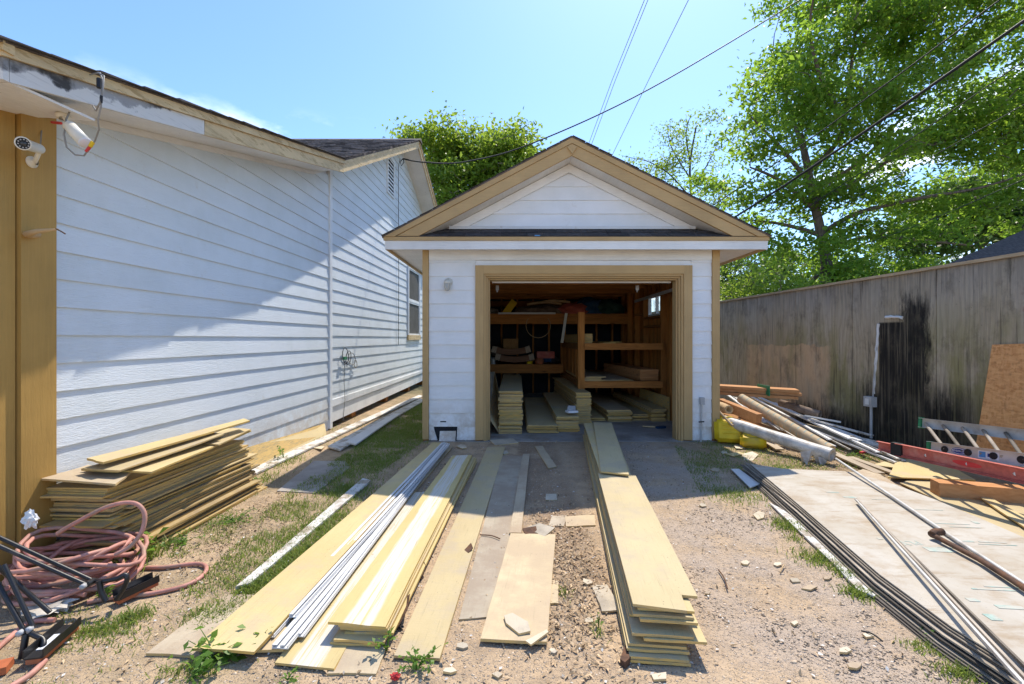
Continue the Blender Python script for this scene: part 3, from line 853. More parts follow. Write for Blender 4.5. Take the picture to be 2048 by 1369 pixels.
def clear_glass():
    n = N("clear_glass")
    b = n.bsdf
    b.inputs["Base Color"].default_value = (0.92, 0.95, 0.95, 1); b.inputs["Roughness"].default_value = 0.08
    b.inputs["Transmission Weight"].default_value = 0.0
    tr = n.n.new("ShaderNodeBsdfTransparent"); tr.inputs[0].default_value = (0.85, 0.88, 0.88, 1)
    mx = n.n.new("ShaderNodeMixShader"); n.put(mx.inputs[0], n.ramp(n.noise(n.coord, 5, 6, 0.7), 0.35, 0.8, 0.08, 0.55))
    n.l.new(tr.outputs[0], mx.inputs[1]); n.l.new(b.outputs[0], mx.inputs[2]); n.l.new(mx.outputs[0], n.out.inputs[0])
    return n.m
M['clear_glass'] = clear_glass()
for (a, b) in ((wy0 + .031, 8.799), (8.841, wy1 - .031)):
    MB().box((GX1 - .025, a, wz0 + .021), (GX1 - .021, b, wz1 - .021)).build("pane", M['clear_glass'], gwin)
# ceiling joists and header seen through the opening
for yy in (8.4, 9.2, 10.0, 10.8, 11.5):
    MB().box((GX0 + .03, yy, 2.40), (GX1 - .14, yy + .045, 2.54)).build("joist", M['studwood_x'], garage)
MB().box((GX0 + .03, GB - .135, 2.22), (GX1 - .14, GB - .117, 2.36)).build("ledger", M['studwood_x'], garage)
# ---- roof of the garage
OX0, OX1, OY = -1.67, 3.36, 5.99                # outer edges of eaves and of the front overhang
PX, PZ, EVZ = 0.785, 4.03, 2.735                # ridge; eave top
sl = (PZ - EVZ) / (PX - OX0)
sr = (PZ - EVZ) / (OX1 - PX)
YB = GB + .3
def gslab(xa, za, xb, zb, y0, y1, t0, t1, name, mat):
    return MB().hexa([(xa, y0, za + t0), (xb, y0, zb + t0), (xb, y1, zb + t0), (xa, y1, za + t0), (xa, y0, za + t1), (xb, y0, zb + t1), (xb, y1, zb + t1), (xa, y1, za + t1)]).build(name, mat, garage)
gslab(OX0 - .03, EVZ - .015, PX, PZ, OY - .045, YB, .002, .022, "roof_slope", M['shingle'])
gslab(PX, PZ, OX1 + .03, EVZ - .015, OY - .045, YB, .002, .022, "roof_slope", M['shingle'])
# shingle ends along the rake
for side in (0, 1):
    n = 15
    for i in range(n):
        t0, t1 = i / n, (i + .96) / n
        xa = (OX0 - .03) + (PX - OX0 + .03) * t0 if side == 0 else (OX1 + .03) + (PX - OX1 - .03) * t0
        xb = (OX0 - .03) + (PX - OX0 + .03) * t1 if side == 0 else (OX1 + .03) + (PX - OX1 - .03) * t1
        za, zb = EVZ - .015 + (PZ - EVZ + .015) * t0, EVZ - .015 + (PZ - EVZ + .015) * t1
        o = random.uniform(.005, .02)
        c = [(xa, OY - .05 - o, za + .0225), (xb, OY - .05 - o, zb + .0225), (xb, OY + .45, zb + .0225), (xa, OY + .45, za + .0225),
             (xa, OY - .05 - o, za + .031), (xb, OY - .05 - o, zb + .025), (xb, OY + .45, zb + .025), (xa, OY + .45, za + .031)]
        if side: c = [c[k] for k in (1, 0, 3, 2, 5, 4, 7, 6)]
        MB().hexa(c).build("shingle", M['shingle_part'], garage)
# barge boards, with a moulding along their upper edge
bh = .225
def barge(xa, za, xb, zb, h0, h1, y0, y1, name):
    poly = [(xa, y0, za - h1), (xb, y0, zb - h1), (xb, y0, zb - h0), (xa, y0, za - h0)]
    return MB().prism(poly, (0, y1 - y0, 0)).build(name, M['tan_x'], garage)
kl = .62                                        # how far in the lower edge meets the pent roof
for (xe, s) in ((OX0, 1), (OX1, -1)):
    slp = sl if s == 1 else sr
    zlo = EVZ + .012
    foot = xe + s * bh / slp
    # lower board: foot cut level where it lands on the pent roof
    poly = [(xe + s * (.075 / slp + .02), OY - .03, zlo), (foot + s * .02, OY - .03, zlo), (PX, OY - .03, PZ - bh), (PX, OY - .03, PZ - .072)]
    MB().prism(poly, (0, .035, 0)).build("barge_board", M['tan_x'], garage)
    poly = [(xe, OY - .042, zlo - .008), (xe + s * (.07 / slp), OY - .042, zlo - .008), (PX, OY - .042, PZ - .070), (PX, OY - .042, PZ)]
    MB().prism(poly, (0, .045, 0)).build("barge_moulding", M['tan_x'], garage)
    # underside of the gable overhang
    poly = [(foot + s * .0, OY + .006, EVZ + .004), (PX, OY + .006, PZ - bh + .004), (PX, OY + .006, PZ - bh + .02), (foot + s * .0, OY + .006, EVZ + .02)]
    MB().prism(poly, (0, .29, 0)).build("gable_soffit", M['soffit'], garage)
MB().prism([(PX - .065, OY - .052, PZ - .125), (PX, OY - .052, PZ - .215), (PX + .065, OY - .052, PZ - .125), (PX, OY - .052, PZ - .09)], (0, .02, 0)).build("peak_block", M['tan_x'], garage)
# gable wall with lap boards and sloped frieze boards
GW = GY + .05
gbase = 2.915
apex_z = PZ - bh - .005
gl = PX - (apex_z - gbase) / sl; gr_ = PX + (apex_z - gbase) / sr
z = gbase + .02
while z < apex_z - .12:
    zt = min(z + grev * 1.02, apex_z - .02)
    fa, fb = .05, .05
    xa, xb = gl + (z - gbase) / sl + fa, gr_ - (z - gbase) / sr - fb
    xta, xtb = gl + (zt - gbase) / sl + fa, gr_ - (zt - gbase) / sr - fb
    if xtb > xta:
        MB().hexa([(xa, GW - .022, z), (xb, GW - .022, z), (xb, GW, z), (xa, GW, z), (xta, GW - .007, zt), (xtb, GW - .007, zt), (xtb, GW, zt), (xta, GW, zt)]).build("gable_board", M['siding_x'], garage)
    z += grev
MB().prism([(gl - .2, GW + .001, gbase - .3), (gr_ + .2, GW + .001, gbase - .3), (PX, GW + .001, apex_z + .12)], (0, .05, 0)).build("gable_backing", M['white_trim'], garage)
for s in (1, -1):
    xe = gl if s == 1 else gr_
    poly = [(xe, GW - .04, gbase), (xe + s * .24, GW - .04, gbase), (PX, GW - .04, apex_z - .115), (PX, GW - .04, apex_z)]
    MB().prism(poly, (0, .017, 0)).build("gable_frieze", M['white_trim'], garage)
MB().box((gl + .03, GW - .06, gbase - .012), (gr_ - .03, GW - .041, gbase + .028)).build("flashing", M['white_strip'], garage)
# pent roof in front of the gable
MB().hexa([(OX0 + .05, OY - .015, EVZ - .02), (OX1 - .05, OY - .015, EVZ - .02), (OX1 - .25, GW, gbase - .02), (OX0 + .25, GW, gbase - .02),
           (OX0 + .05, OY - .015, EVZ + .0), (OX1 - .05, OY - .015, EVZ + .0), (OX1 - .25, GW, gbase - .005), (OX0 + .25, GW, gbase - .005)]).build("pent_roof", M['shingle'], garage)
for row in range(2):
    x = OX0 + .16 + row * .12
    ya = OY - .02 + row * .15; yb = ya + .165
    za = EVZ + .004 + row * .085 + .004; zb = za + .088
    while x < OX1 - .2:
        w = random.uniform(.20, .36); xe = min(x + w - .006, OX1 - .16)
        t = random.uniform(.008, .016)
        MB().hexa([(x, ya + random.uniform(-.012, .004), za), (xe, ya + random.uniform(-.012, .004), za), (xe, yb, zb), (x, yb, zb), (x, ya, za + t), (xe, ya, za + t), (xe, yb, zb + .003), (x, yb, zb + .003)]).build("shingle", M['shingle_part'], garage)
        x += w
# drip edge, fascia, soffits
MB().box((OX0 - .015, OY - .028, EVZ - .045), (OX1 + .015, OY - .001, EVZ + .002)).build("drip_edge", M['tan_x'], garage)
MB().box((OX0, OY - .012, EZ - .035), (OX1, OY + .012, EVZ - .047)).build("fascia_board", M['white_trim'], garage)
for (xa, xb, nm) in ((OX0, OX0 + .022, 0), (OX1 - .022, OX1, 1)):
    MB().box((xa, OY + .013, EZ - .035), (xb, YB, EVZ - .03)).build("fascia_board", M['tan_x'], garage)
MB().box((OX0 + .023, OY + .014, EZ), (OX1 - .023, GY + .0, EZ + .015)).build("soffit", M['soffit'], garage)
MB().box((OX0 + .023, GY + .001, EZ), (GX0 - .001, YB, EZ + .015)).build("soffit", M['soffit'], garage)
MB().box((GX1 + .001, GY + .001, EZ), (OX1 - .023, YB, EZ + .015)).build("soffit", M['soffit'], garage)
MB().prism([(OX0 + .1, GB - .01, EZ - .02), (OX1 - .1, GB - .01, EZ - .02), (PX, GB - .01, PZ - .01)], (0, .03, 0)).build("back_gable", M['siding_x'], garage)
# slab
MB().box((GX0 + .02, GY - .05, -.05), (GX1 - .02, GB - .02, .004)).build("garage_floor", M['concrete'], kind="structure")

# ------------------------------------------------------------------ plywood fence on the right
def fence_mat():
    n = N("weathered_plywood")
    # local axes: y along the fence (away from the eye), z up
    v = n.coord
    vj = n.jitter(v, 13)
    y, z = n.sep(v)[1], n.sep(v)[2]
    grain = n.wave(n.vec(vj, (1, 1.0, 0.22)), 4.5, 22.0, 3, 0.55, 'Y')
    fine = n.noise(n.vec(vj, (1, 22, 0.8)), 3.0, 6, 0.65, 0.5)
    big = n.noise(n.vec(v, (1, 1.2, 0.5)), 1.1, 6, 0.6)
    c = n.mix(n.ramp(big, 0.33, 0.66), (0.39, 0.315, 0.205), (0.45, 0.385, 0.28))
    c = n.mix(n.ramp(grain, 0.5, 0.95, 0, 0.35), c, (0.22, 0.17, 0.11))
    c = n.mix(n.ramp(fine, 0.42, 0.7, 0, 0.5), c, (0.16, 0.125, 0.085))
    # silvery weathering at the top, green algae low down, bare reddish ply where something leaned
    gt = n.math('MULTIPLY', n.ramp(n.math('ADD', z, n.math('MULTIPLY_ADD', fine, 1.2, -0.6)), 1.3, 2.2), n.ramp(big, 0.35, 0.6, 0.4, 1))
    c = n.mix(n.math('MULTIPLY', gt, 0.7), c, (0.36, 0.325, 0.28))
    ga = n.math('MULTIPLY', n.ramp(n.noise(n.vec(v, (1, 1.3, 0.6)), 1.7, 6, 0.65), 0.44, 0.62), n.ramp(z, 2.0, 1.0, 0.1, 1))
    c = n.mix(n.math('MULTIPLY', ga, 0.8), c, (0.23, 0.205, 0.08))
    wob = n.math('MULTIPLY_ADD', n.noise(v, 5, 4), 0.2, -0.1)
    bare = n.math('MULTIPLY', n.math('MULTIPLY', n.ramp(n.math('ADD', y, wob), 0.75, 0.9), n.ramp(n.math('ADD', y, wob), 2.9, 3.1, 1, 0)), n.ramp(n.math('ADD', z, wob), 1.28, 1.30, 1, 0))
    c = n.mix(n.math('MULTIPLY', bare, n.ramp(n.noise(n.vec(v, (1, 3, 1)), 2.0, 6), 0.32, 0.6, 0.35, 0.85)), c, (0.54, 0.37, 0.22))
    # black tar and mould stains: one door-shaped patch, the rest running down
    e = n.math('MULTIPLY_ADD', n.noise(n.vec(v, (1, 5, 1.2)), 4.0, 7, 0.7), 0.5, -0.25)
    yy = n.math('ADD', y, n.math('MULTIPLY', e, 0.7)); zz = n.math('ADD', z, n.math('MULTIPLY', e, 1.3))
    door = n.math('MULTIPLY', n.math('MULTIPLY', n.ramp(yy, -0.72, -0.55), n.ramp(y, -0.07, -0.06, 1, 0)), n.ramp(z, 1.60, 1.63, 1, 0))
    plume = n.math('MULTIPLY', n.math('MULTIPLY', n.ramp(yy, -0.82, -0.70), n.ramp(yy, -0.44, -0.36, 1, 0)), n.ramp(zz, 1.75, 2.05, 1, 0))
    low = n.math('MULTIPLY', n.math('MULTIPLY', n.ramp(yy, -1.6, -1.0), n.ramp(yy, 0.0, 0.5, 1, 0)), n.ramp(zz, 0.55, 1.05, 1, 0))
    foot = n.math('MULTIPLY', n.ramp(zz, 0.15, 0.5, 1, 0), n.ramp(yy, 1.5, 1.9, 1, 0))
    st = n.math('MAXIMUM', n.math('MAXIMUM', door, plume), n.math('MAXIMUM', low, foot))
    streak = n.noise(n.vec(v, (1, 14, 0.5)), 2.2, 7, 0.68)
    st = n.math('MULTIPLY', st, n.ramp(streak, 0.46, 0.72, 1.0, 0.6))
    c = n.mix(n.math('MULTIPLY', st, 0.985), c, (0.012, 0.011, 0.010))
    mo = n.noise(n.vec(v, (1, 1.6, 1)), 2.6, 8, 0.72)
    c = n.mix(n.math('MULTIPLY', n.ramp(mo, 0.48, 0.70), 0.55), c, (0.11, 0.09, 0.062))
    tops = n.math('MULTIPLY', n.ramp(n.math('ADD', z, n.math('MULTIPLY_ADD', fine, 0.8, -0.4)), 1.75, 2.2), n.ramp(streak, 0.35, 0.6))
    c = n.mix(n.math('MULTIPLY', tops, 0.5), c, (0.13, 0.115, 0.095))
    run = n.math('MULTIPLY', n.ramp(n.noise(n.vec(v, (1, 9, 0.35)), 1.8, 6, 0.7), 0.56, 0.70), 0.8)
    c = n.mix(run, c, (0.05, 0.043, 0.032))
    sp = n.voro(n.vec(v, (1, 1, 1)), 9.0)
    c = n.mix(n.ramp(sp, 0.03, 0.06, 0.6, 0), c, (0.05, 0.035, 0.02))
    rp = n.math('MULTIPLY', n.math('MULTIPLY', n.ramp(y, -1.92, -1.84), n.ramp(y, -1.66, -1.74, 0, 1)), n.math('MULTIPLY', n.ramp(z, 1.45, 1.5), n.ramp(z, 2.02, 1.98, 0, 1)))
    c = n.mix(n.math('MULTIPLY', rp, n.ramp(n.noise(v, 7, 4), 0.52, 0.60, 0, 0.55)), c, (0.2, 0.05, 0.05))
    nb = n.bump(fine, 0.35, 0.004); nb = n.bump(grain, 0.12, 0.003, nb)
    return n.done(c, 0.85, nb, 0, 0.2)
M['fence'] = fence_mat()
def FX(Y): return 5.25 - 0.057 * Y
FTOP = 2.21
fence = thing("fence", (FX(6.15), 6.15, 0), "tall weathered plywood fence with black stains along the right side", "fence")
seams = [15.2, 13.9, 12.7, 11.48, 10.26, 9.90, 8.82, 7.72, 6.53, 5.31, 4.09, 2.87, 1.65, 0.4]
for (b, a) in zip(seams[:-1], seams[1:]):
    a2, b2 = a + .006, b - .006
    o = random.uniform(-.006, .006)
    MB().hexa([(FX(a2) + o, a2, .01), (FX(a2) + o + .018, a2, .01), (FX(b2) + o + .018, b2, .01), (FX(b2) + o, b2, .01),
               (FX(a2) + o, a2, FTOP), (FX(a2) + o + .018, a2, FTOP), (FX(b2) + o + .018, b2, FTOP), (FX(b2) + o, b2, FTOP)]).build("plywood_panel", M['fence'], fence)
    MB().box((FX(b) + .03, b - .05, -.02), (FX(b) + .12, b + .04, FTOP - .03)).build("post", M['studwood'], fence)
for (a, b) in ((0.4, 4.0), (4.003, 7.6), (7.603, 11.2), (11.203, 15.2)):
    MB().hexa([(FX(a) - .03, a, FTOP + .002), (FX(a) + .12, a, FTOP + .002), (FX(b) + .12, b, FTOP + .002), (FX(b) - .03, b, FTOP + .002),
               (FX(a) - .03, a, FTOP + .036), (FX(a) + .12, a, FTOP + .036), (FX(b) + .12, b, FTOP + .036), (FX(b) - .03, b, FTOP + .036)]).build("cap_board", M['fence_cap'], fence)
for z in (.35, 1.3, 2.0):
    MB().hexa([(FX(.4) + .03, .4, z), (FX(.4) + .07, .4, z), (FX(15.2) + .07, 15.2, z), (FX(15.2) + .03, 15.2, z), (FX(.4) + .03, .4, z + .09), (FX(.4) + .07, .4, z + .09), (FX(15.2) + .07, 15.2, z + .09), (FX(15.2) + .03, 15.2, z + .09)]).build("rail", M['studwood_y'], fence)
# bead of white caulk up the edge of the old doorway, and the bit at its head
def fpt(px, py, off=-.006):
    "point on the face of the fence"
    k = (px - CX) / F
    Y = 5.25 / (k + .057)
    return Vector((FX(Y) + off, Y, H - (py - HY) / F * Y))
cb = MB()
pp = []
for i in range(15):
    t = i / 14
    q = fpt(1757 - 9 * t + random.uniform(-1, 1), 648 + 140 * t, -.004)
    pp.append(q)
cb.tube(pp, [random.uniform(.010, .020) for _ in pp], 6)
cb.tube([fpt(1772 + i * 5.6, 634 + random.uniform(-1, 1) + i * .3, -.004) for i in range(7)], [random.uniform(.014, .024) for _ in range(7)], 6)
cb.build("caulk_bead", M['white_strip'], fence)
# ------------------------------------------------------------------ boards
def local_obj(name, verts, faces, mat, origin, rz, **kw):
    me = bpy.data.meshes.new(name)
    me.from_pydata([tuple(v) for v in verts], [], faces)
    me.materials.append(mat); me.update()
    o = bpy.data.objects.new(name, me)
    o.location = origin; o.rotation_euler = (0, 0, rz)
    COL.objects.link(o)
    return tag(o, **kw)

def plank_geo(w, L, t, rnd, ragged=.004, sag=.004, seg=6, w2=None):
    "a board lying along +y from 0 to L, top at 0, with uneven ends and a slight wave"
    w2 = w if w2 is None else w2
    vs, fs = [], []
    ph = rnd.uniform(0, 6)
    for i in range(seg + 1):
        u = i / seg
        y = L * u
        ww = w + (w2 - w) * u
        z = sag * math.sin(ph + u * 5)
        for s in (-1, -.33, .33, 1):
            yy = y + (rnd.uniform(-ragged, ragged) if i in (0, seg) else 0)
            xx = s * ww / 2 + (rnd.uniform(-1, 1) * ragged * .4 if abs(s) == 1 else 0)
            vs.append((xx, yy, z)); 
        for s in (-1, -.33, .33, 1):
            vs.append((s * ww / 2, vs[-4][1], z - t))
    for i in range(seg):
        a, b = i * 8, (i + 1) * 8
        for k in range(3):
            fs.append((a + k, a + k + 1, b + k + 1, b + k))
            fs.append((a + 4 + k + 1, a + 4 + k, b + 4 + k, b + 4 + k + 1))
        fs.append((a + 4, a, b, b + 4)); fs.append((a + 3, a + 7, b + 7, b + 3))
    for i, flip in ((0, False), (seg, True)):
        a = i * 8
        for k in range(3):
            f = (a + k, a + 4 + k, a + 5 + k, a + k + 1)
            fs.append(tuple(reversed(f)) if flip else f)
    return vs, fs

def plank4(name, nl, nr, fr, fl, z, t, mat, label, cat="board", group=None, zf=None, seed=1):
    "a board from its four corners in the photograph, its top at height z"
    zf = z if zf is None else zf
    NL, NR, FR, FL = G(*nl, z), G(*nr, z), G(*fr, zf), G(*fl, zf)
    a, b = (NL + NR) / 2, (FL + FR) / 2
    d = b - a
    rz = math.atan2(-d.x, d.y)
    L = math.hypot(d.x, d.y)
    rnd = random.Random(seed)
    side = Vector((math.cos(rz), math.sin(rz), 0))
    w1, w2 = abs((NR - NL).dot(side)), abs((FR - FL).dot(side))
    vs, fs = plank_geo(w1, L, t, rnd, w2=w2, seg=8, sag=.003)
    # keep the slant of the near edge and the slope from near to far
    out = []
    yn = ((NR - NL).dot(d.normalized())) / max(w1, .01)
    yf = ((FR - FL).dot(d.normalized())) / max(w2, .01)
    for (x, y, zz) in vs:
        u = y / L
        out.append((x, y + x * (yn * (1 - u) + yf * u), zz + (zf - z) * u))
    return local_obj(name, out, fs, mat, a, rz, label=label, cat=cat, group=group)

def stack(A, B, w, n, t, z0, mats, label, group, seed=1, jx=.012, jy=.03, wv=.0, lv=.05, yaw=.004, extra=None, name="plank", ragged=.003, gap=0.0):
    "a pile of boards with their near ends about A and far ends about B; boards share a few meshes"
    rnd = random.Random(seed)
    A, B = Vector(A), Vector(B)
    d = B - A; L = math.hypot(d.x, d.y); rz = math.atan2(-d.x, d.y)
    side = Vector((math.cos(rz), math.sin(rz), 0)); dr = Vector((d.x / L, d.y / L, 0))
    pool = []
    for k in range(5):
        vs, fs = plank_geo(w + rnd.uniform(-wv, wv), L + rnd.uniform(-lv, lv), t, rnd, ragged, .0015)
        pool.append((vs, fs))
    cache = {}
    out = []
    z = z0
    for i in range(n):
        mi = mats(i, rnd)
        pi = rnd.randrange(5)
        if (mi, pi) not in cache:
            me = bpy.data.meshes.new(name)
            me.from_pydata(pool[pi][0], [], pool[pi][1]); me.materials.append(M[mi]); me.update()
            cache[(mi, pi)] = me
        o = bpy.data.objects.new(name, cache[(mi, pi)])
        ox, oy = rnd.gauss(0, jx), rnd.gauss(0, jy)
        if extra: 
            e = extra(i, rnd)
            ox += e[0]; oy += e[1]
        z += t + rnd.uniform(.0003, .0022) + gap
        o.location = A + side * ox + dr * oy + Vector((0, 0, z - A.z))
        o.rotation_euler = (0, 0, rz + rnd.gauss(0, yaw))
        COL.objects.link(o)
        lab = label(i) if callable(label) else ("topmost " if i == n - 1 and n > 3 else "lowest " if i == 0 and n > 3 else "") + label
        tag(o, lab, "board", group)
        out.append(o)
    return out, z

def scrap(poly, z, t, mat, label, group=None, cat="board scrap", tilt=(0, 0), name="board_scrap"):
    pts = [G(px, py, z) for px, py in poly]
    c = sum(pts, Vector()) / len(pts)
    v = []
    for p in pts: v.append(p + Vector((0, 0, (p.x - c.x) * tilt[0] + (p.y - c.y) * tilt[1])))
    return MB().prism(v, (0, 0, -t)).build(name, M[mat], None, label, cat, group)

# ---- pile against the house wall
def m_sl(i, r):
    if i < 13: return 'yellow_old'
    if i < 24: return 'yellow_old' if r.random() < .55 else 'yellow'
    return 'yellow_old' if r.random() < .2 else 'yellow'
def e_sl(i, r):
    if i < 9: return (r.uniform(-.03, .05) + .05 - i * .002, r.uniform(-.08, .10))
    if i < 18: return (r.uniform(-.03, .03) + .01, r.uniform(-.05, .10))
    return (r.uniform(-.035, .015) - (i - 18) * .0016, r.uniform(-.06, .05))
stack((-2.645, 2.83, 0), (-2.60, 4.20, 0), .40, 37, .0118, .0, m_sl, lambda i: "dark weathered board in the lower part of the tall pile against the house" if i < 13 else "browned yellow board at mid height in the tall pile against the house" if i < 24 else "yellow board in the upper part of the tall pile against the house", "boards piled against the house wall", 11, .006, .02, .02, .04, .006, e_sl, "plank", .006)
plank4("plank", (78, 958), (232, 969), (262, 944), (176, 930), .545, .012, M['dusty'], "dusty grey short board at the near end on top of the pile by the house", seed=3)
plank4("plank", (232, 941), (303, 945), (503, 861), (455, 857), .560, .012, M['yellow_clean'], "wide smooth yellow board lying on the right of the pile by the house", seed=4)
plank4("plank", (383, 885), (437, 889), (502, 859), (466, 856), .574, .010, M['yellow'], "short yellow offcut on the far end of the pile by the house", seed=5)
for k in range(3):
    plank4("plank", (162 + k, 938), (236 + k * 2, 942), (448, 868), (425, 866), .566 + k * .012, .011, M['yellow'], "narrow yellow board in the small bundle on the pile by the house", group="narrow boards bundled on the wall pile", seed=6 + k, zf=.60 + k * .012)
plank4("plank", (174, 917), (206, 925), (500, 842), (488, 838), .640, .014, M['yellow_clean'], "long narrow yellow board slanting topmost on the pile by the house", seed=9, zf=.665)
# yellow board leaning at the foot of the wall
a, b = G(488, 952, .0), G(652, 872, .0)
c_, d_ = P(648, 848, 6.82), P(491, 890, 4.92)
MB().prism([a, b, c_ + Vector((.0, 0, 0)), d_], (.012, -.006, .006)).build("plank", M['yellow'], None, "wide yellow board leaning along the foot of the house wall", "board")
# boards lying along the foundation
for k, (nl, nr, fr, fl, z, lab, mt) in enumerate((
        ((500, 938), (512, 946), (846, 792), (838, 790), .03, "flaking white strip lying nearest the house foundation", 'old_white'),
        ((655, 893), (680, 900), (850, 800), (840, 797), .035, "weathered white board beside the grass along the house foundation", 'old_white'),
        ((690, 884), (712, 888), (800, 828), (786, 828), .05, "short white trim board resting on boards along the foundation", 'white_strip'))):
    plank4("board_strip", nl, nr, fr, fl, z, .02, M[mt], lab, seed=20 + k)
# ---- boards on the drive, left group
plank4("plank", (293, 1306), (425, 1313), (560, 1190), (452, 1188), .012, .012, M['grey_board'], "old grey board half under the widest yellow board at its near end", seed=31)
plank4("plank", (440, 1303), (566, 1300), (905, 893), (872, 893), .020, .012, M['dusty'], "dusty tan board beneath the white vinyl strips", seed=32)
plank4("plank", (389, 1294), (514, 1300), (893, 886), (868, 886), .042, .012, M['yellow'], "lower of the two wide yellow boards at the left of the drive", seed=33)
plank4("plank", (383, 1297), (508, 1304), (890, 886), (865, 886), .056, .012, M['yellow_clean'], "wide clean yellow board lying uppermost at the left of the drive", seed=34)
plank4("board_strip", (470, 1174), (500, 1166), (742, 961), (726, 957), .025, .018, M['old_white'], "long weathered white trim board in the grass left of the yellow boards", seed=35)
# white vinyl strips
def vinyl(a, za, b, zb, w, label, group=None):
    p, q = G(*a, za), G(*b, zb)
    mb = MB()
    d = (q - p).normalized(); s = d.cross(Vector((0, 0, 1))).normalized()
    mb.beam(p, q, w, .004)
    mb.beam(p + s * w * .42 + Vector((0, 0, .007)), q + s * w * .42 + Vector((0, 0, .007)), .004, .013)
    mb.beam(p - s * w * .42 + Vector((0, 0, .007)), q - s * w * .42 + Vector((0, 0, .007)), .004, .013)
    mb.beam(p - s * w * .2 + Vector((0, 0, .014)), q - s * w * .2 + Vector((0, 0, .014)), w * .5, .003)
    return mb.build("vinyl_strip", M['white_strip'], None, label, "trim strip", group)
for (a, za, b, zb, w) in (((519, 1272), .03, (886, 888), .07, .040), ((541, 1275), .03, (890, 887), .06, .036), ((553, 1297), .03, (893, 889), .075, .044), ((568, 1298), .036, (897, 889), .05, .036), ((601, 1274), .03, (881, 905), .06, .038), ((585, 1235), .052, (895, 893), .085, .036)):
    vinyl(a, za, b, zb, w, "white vinyl strip running along the right of the widest yellow board", "white vinyl strips on the drive")
plank4("plank", (548, 1328), (668, 1340), (870, 985), (812, 985), .010, .010, M['yellow_stripe'], "dirty striped board flat on the ground left of the striped pile", seed=36)
plank4("plank", (655, 1345), (752, 1347), (775, 1290), (690, 1286), .006, .010, M['dusty'], "dirt covered board end in front of the striped pile", seed=37)
# pile with the primer stripe
for k, (nl, nr, fr, fl, z, mt) in enumerate((((660, 1286), (758, 1291), (955, 922), (915, 922), .022, 'yellow'), ((668, 1280), (768, 1286), (951, 919), (913, 919), .036, 'yellow'),
        ((690, 1262), (786, 1266), (953, 917), (912, 916), .050, 'yellow_stripe'), ((680, 1255), (778, 1262), (950, 914), (911, 914), .064, 'yellow'), ((676, 1250), (775, 1257), (944, 912), (909, 912), .078, 'yellow'))):
    plank4("plank", nl, nr, fr, fl, z, .012, M[mt], "yellow board beneath the top one in the pile with a white stripe", group="boards in the pile with a white stripe", seed=40 + k)
plank4("plank", (656, 1243), (771, 1253), (944, 910), (905, 911), .093, .012, M['yellow_stripe'], "yellow board with a broad white primer stripe on top of its pile", seed=46)
# single boards down the middle
plank4("plank", (788, 1312), (880, 1318), (1010, 895), (975, 895), .014, .012, M['yellow'], "long single yellow board flat on the ground left of the dusty boards", seed=47)
plank4("plank", (918, 1238), (1012, 1232), (1050, 912), (1003, 912), .008, .010, M['grey_board'], "long grey dusty board sunk in the dirt of the drive", seed=48)
plank4("plank", (1019, 1066), (1043, 1066), (1059, 908), (1046, 908), .020, .010, M['grey_board'], "narrow pale strip along the edge of the sunken grey board", seed=49)
plank4("plank", (961, 1277), (1094, 1285), (1111, 1070), (1021, 1068), .026, .014, M['dusty'], "short wide dusty board with broken scraps on it in the middle of the drive", seed=50)
plank4("plank", (1097, 937), (1113, 934), (1085, 892), (1070, 893), .014, .012, M['dusty'], "small narrow board lying near the garage doorway", seed=51)
plank4("plank", (1098, 1206), (1116, 1206), (1117, 1160), (1101, 1160), .010, .010, M['dusty'], "yellow board end poking out beside the short dusty board", seed=52)
plank4("plank", (1132, 1053), (1191, 1050), (1189, 1030), (1130, 1034), .012, .012, M['dusty'], "short tan board across the bare earth beside the long pile", seed=53)
plank4("plank", (1097, 1052), (1128, 1052), (1134, 1030), (1104, 1032), .008, .010, M['grey_board'], "grey stub of board in the dirt above the short dusty board", seed=54)
plank4("plank", (1205, 1224), (1244, 1221), (1214, 1168), (1184, 1171), .010, .010, M['scrap'], "pale broken board beside the long pile in its shade", seed=55)

# ---- the long pile on the right of the drive
A1, B1 = Vector((.660, 1.98, 0)), Vector((1.15, 6.30, 0))
def e_s1(i, r):
    if i < 4: return (-.025, -.05 + i * .015)
    if i == 5: return (.045, -.01)
    if i == 6: return (-.01, .02)
    return (r.uniform(-.018, .02) + .010, r.uniform(-.0, .16))
stack(A1, B1, .255, 12, .0115, .004, lambda i, r: 'yellow' if r.random() < .8 else 'yellow_clean', "yellow board within the long pile running from the garage doorway", "boards in the long pile on the drive", 21, .006, .012, .012, .05, .003, e_s1, gap=.0022)
rz1 = math.atan2(-(B1 - A1).x, (B1 - A1).y)
# top board with the notch
nz = .203
top = [G(1266, 1208, nz), G(1374, 1222, nz), G(1363, 1190, nz), G(1395, 1193, nz), G(1271, 951, nz), G(1196, 947, nz)]
ax = (top[0] + top[1]) / 2
Rm = Matrix.Rotation(-rz1, 3, 'Z')
lv = [Rm @ (p - ax) for p in top]
lv2 = [p - Vector((0, 0, .013)) for p in lv]
local_obj("plank", lv + lv2, [(0, 1, 2, 3, 4, 5), (11, 10, 9, 8, 7, 6)] + [(i + 6, (i + 1) % 6 + 6, (i + 1) % 6, i) for i in range(6)], M['yellow_clean'], ax, rz1, label="yellow board with a notched corner on top of the long pile", cat="board")
plank4("plank", (1200, 944), (1226, 946), (1204, 846), (1167, 846), .216, .012, M['yellow'], "yellow board showing at the left on the far half of the long pile", seed=57)
plank4("plank", (1202, 943), (1258, 949), (1223, 846), (1187, 845), .232, .013, M['yellow_clean'], "uppermost short yellow board at the garage end of the long pile", seed=58)
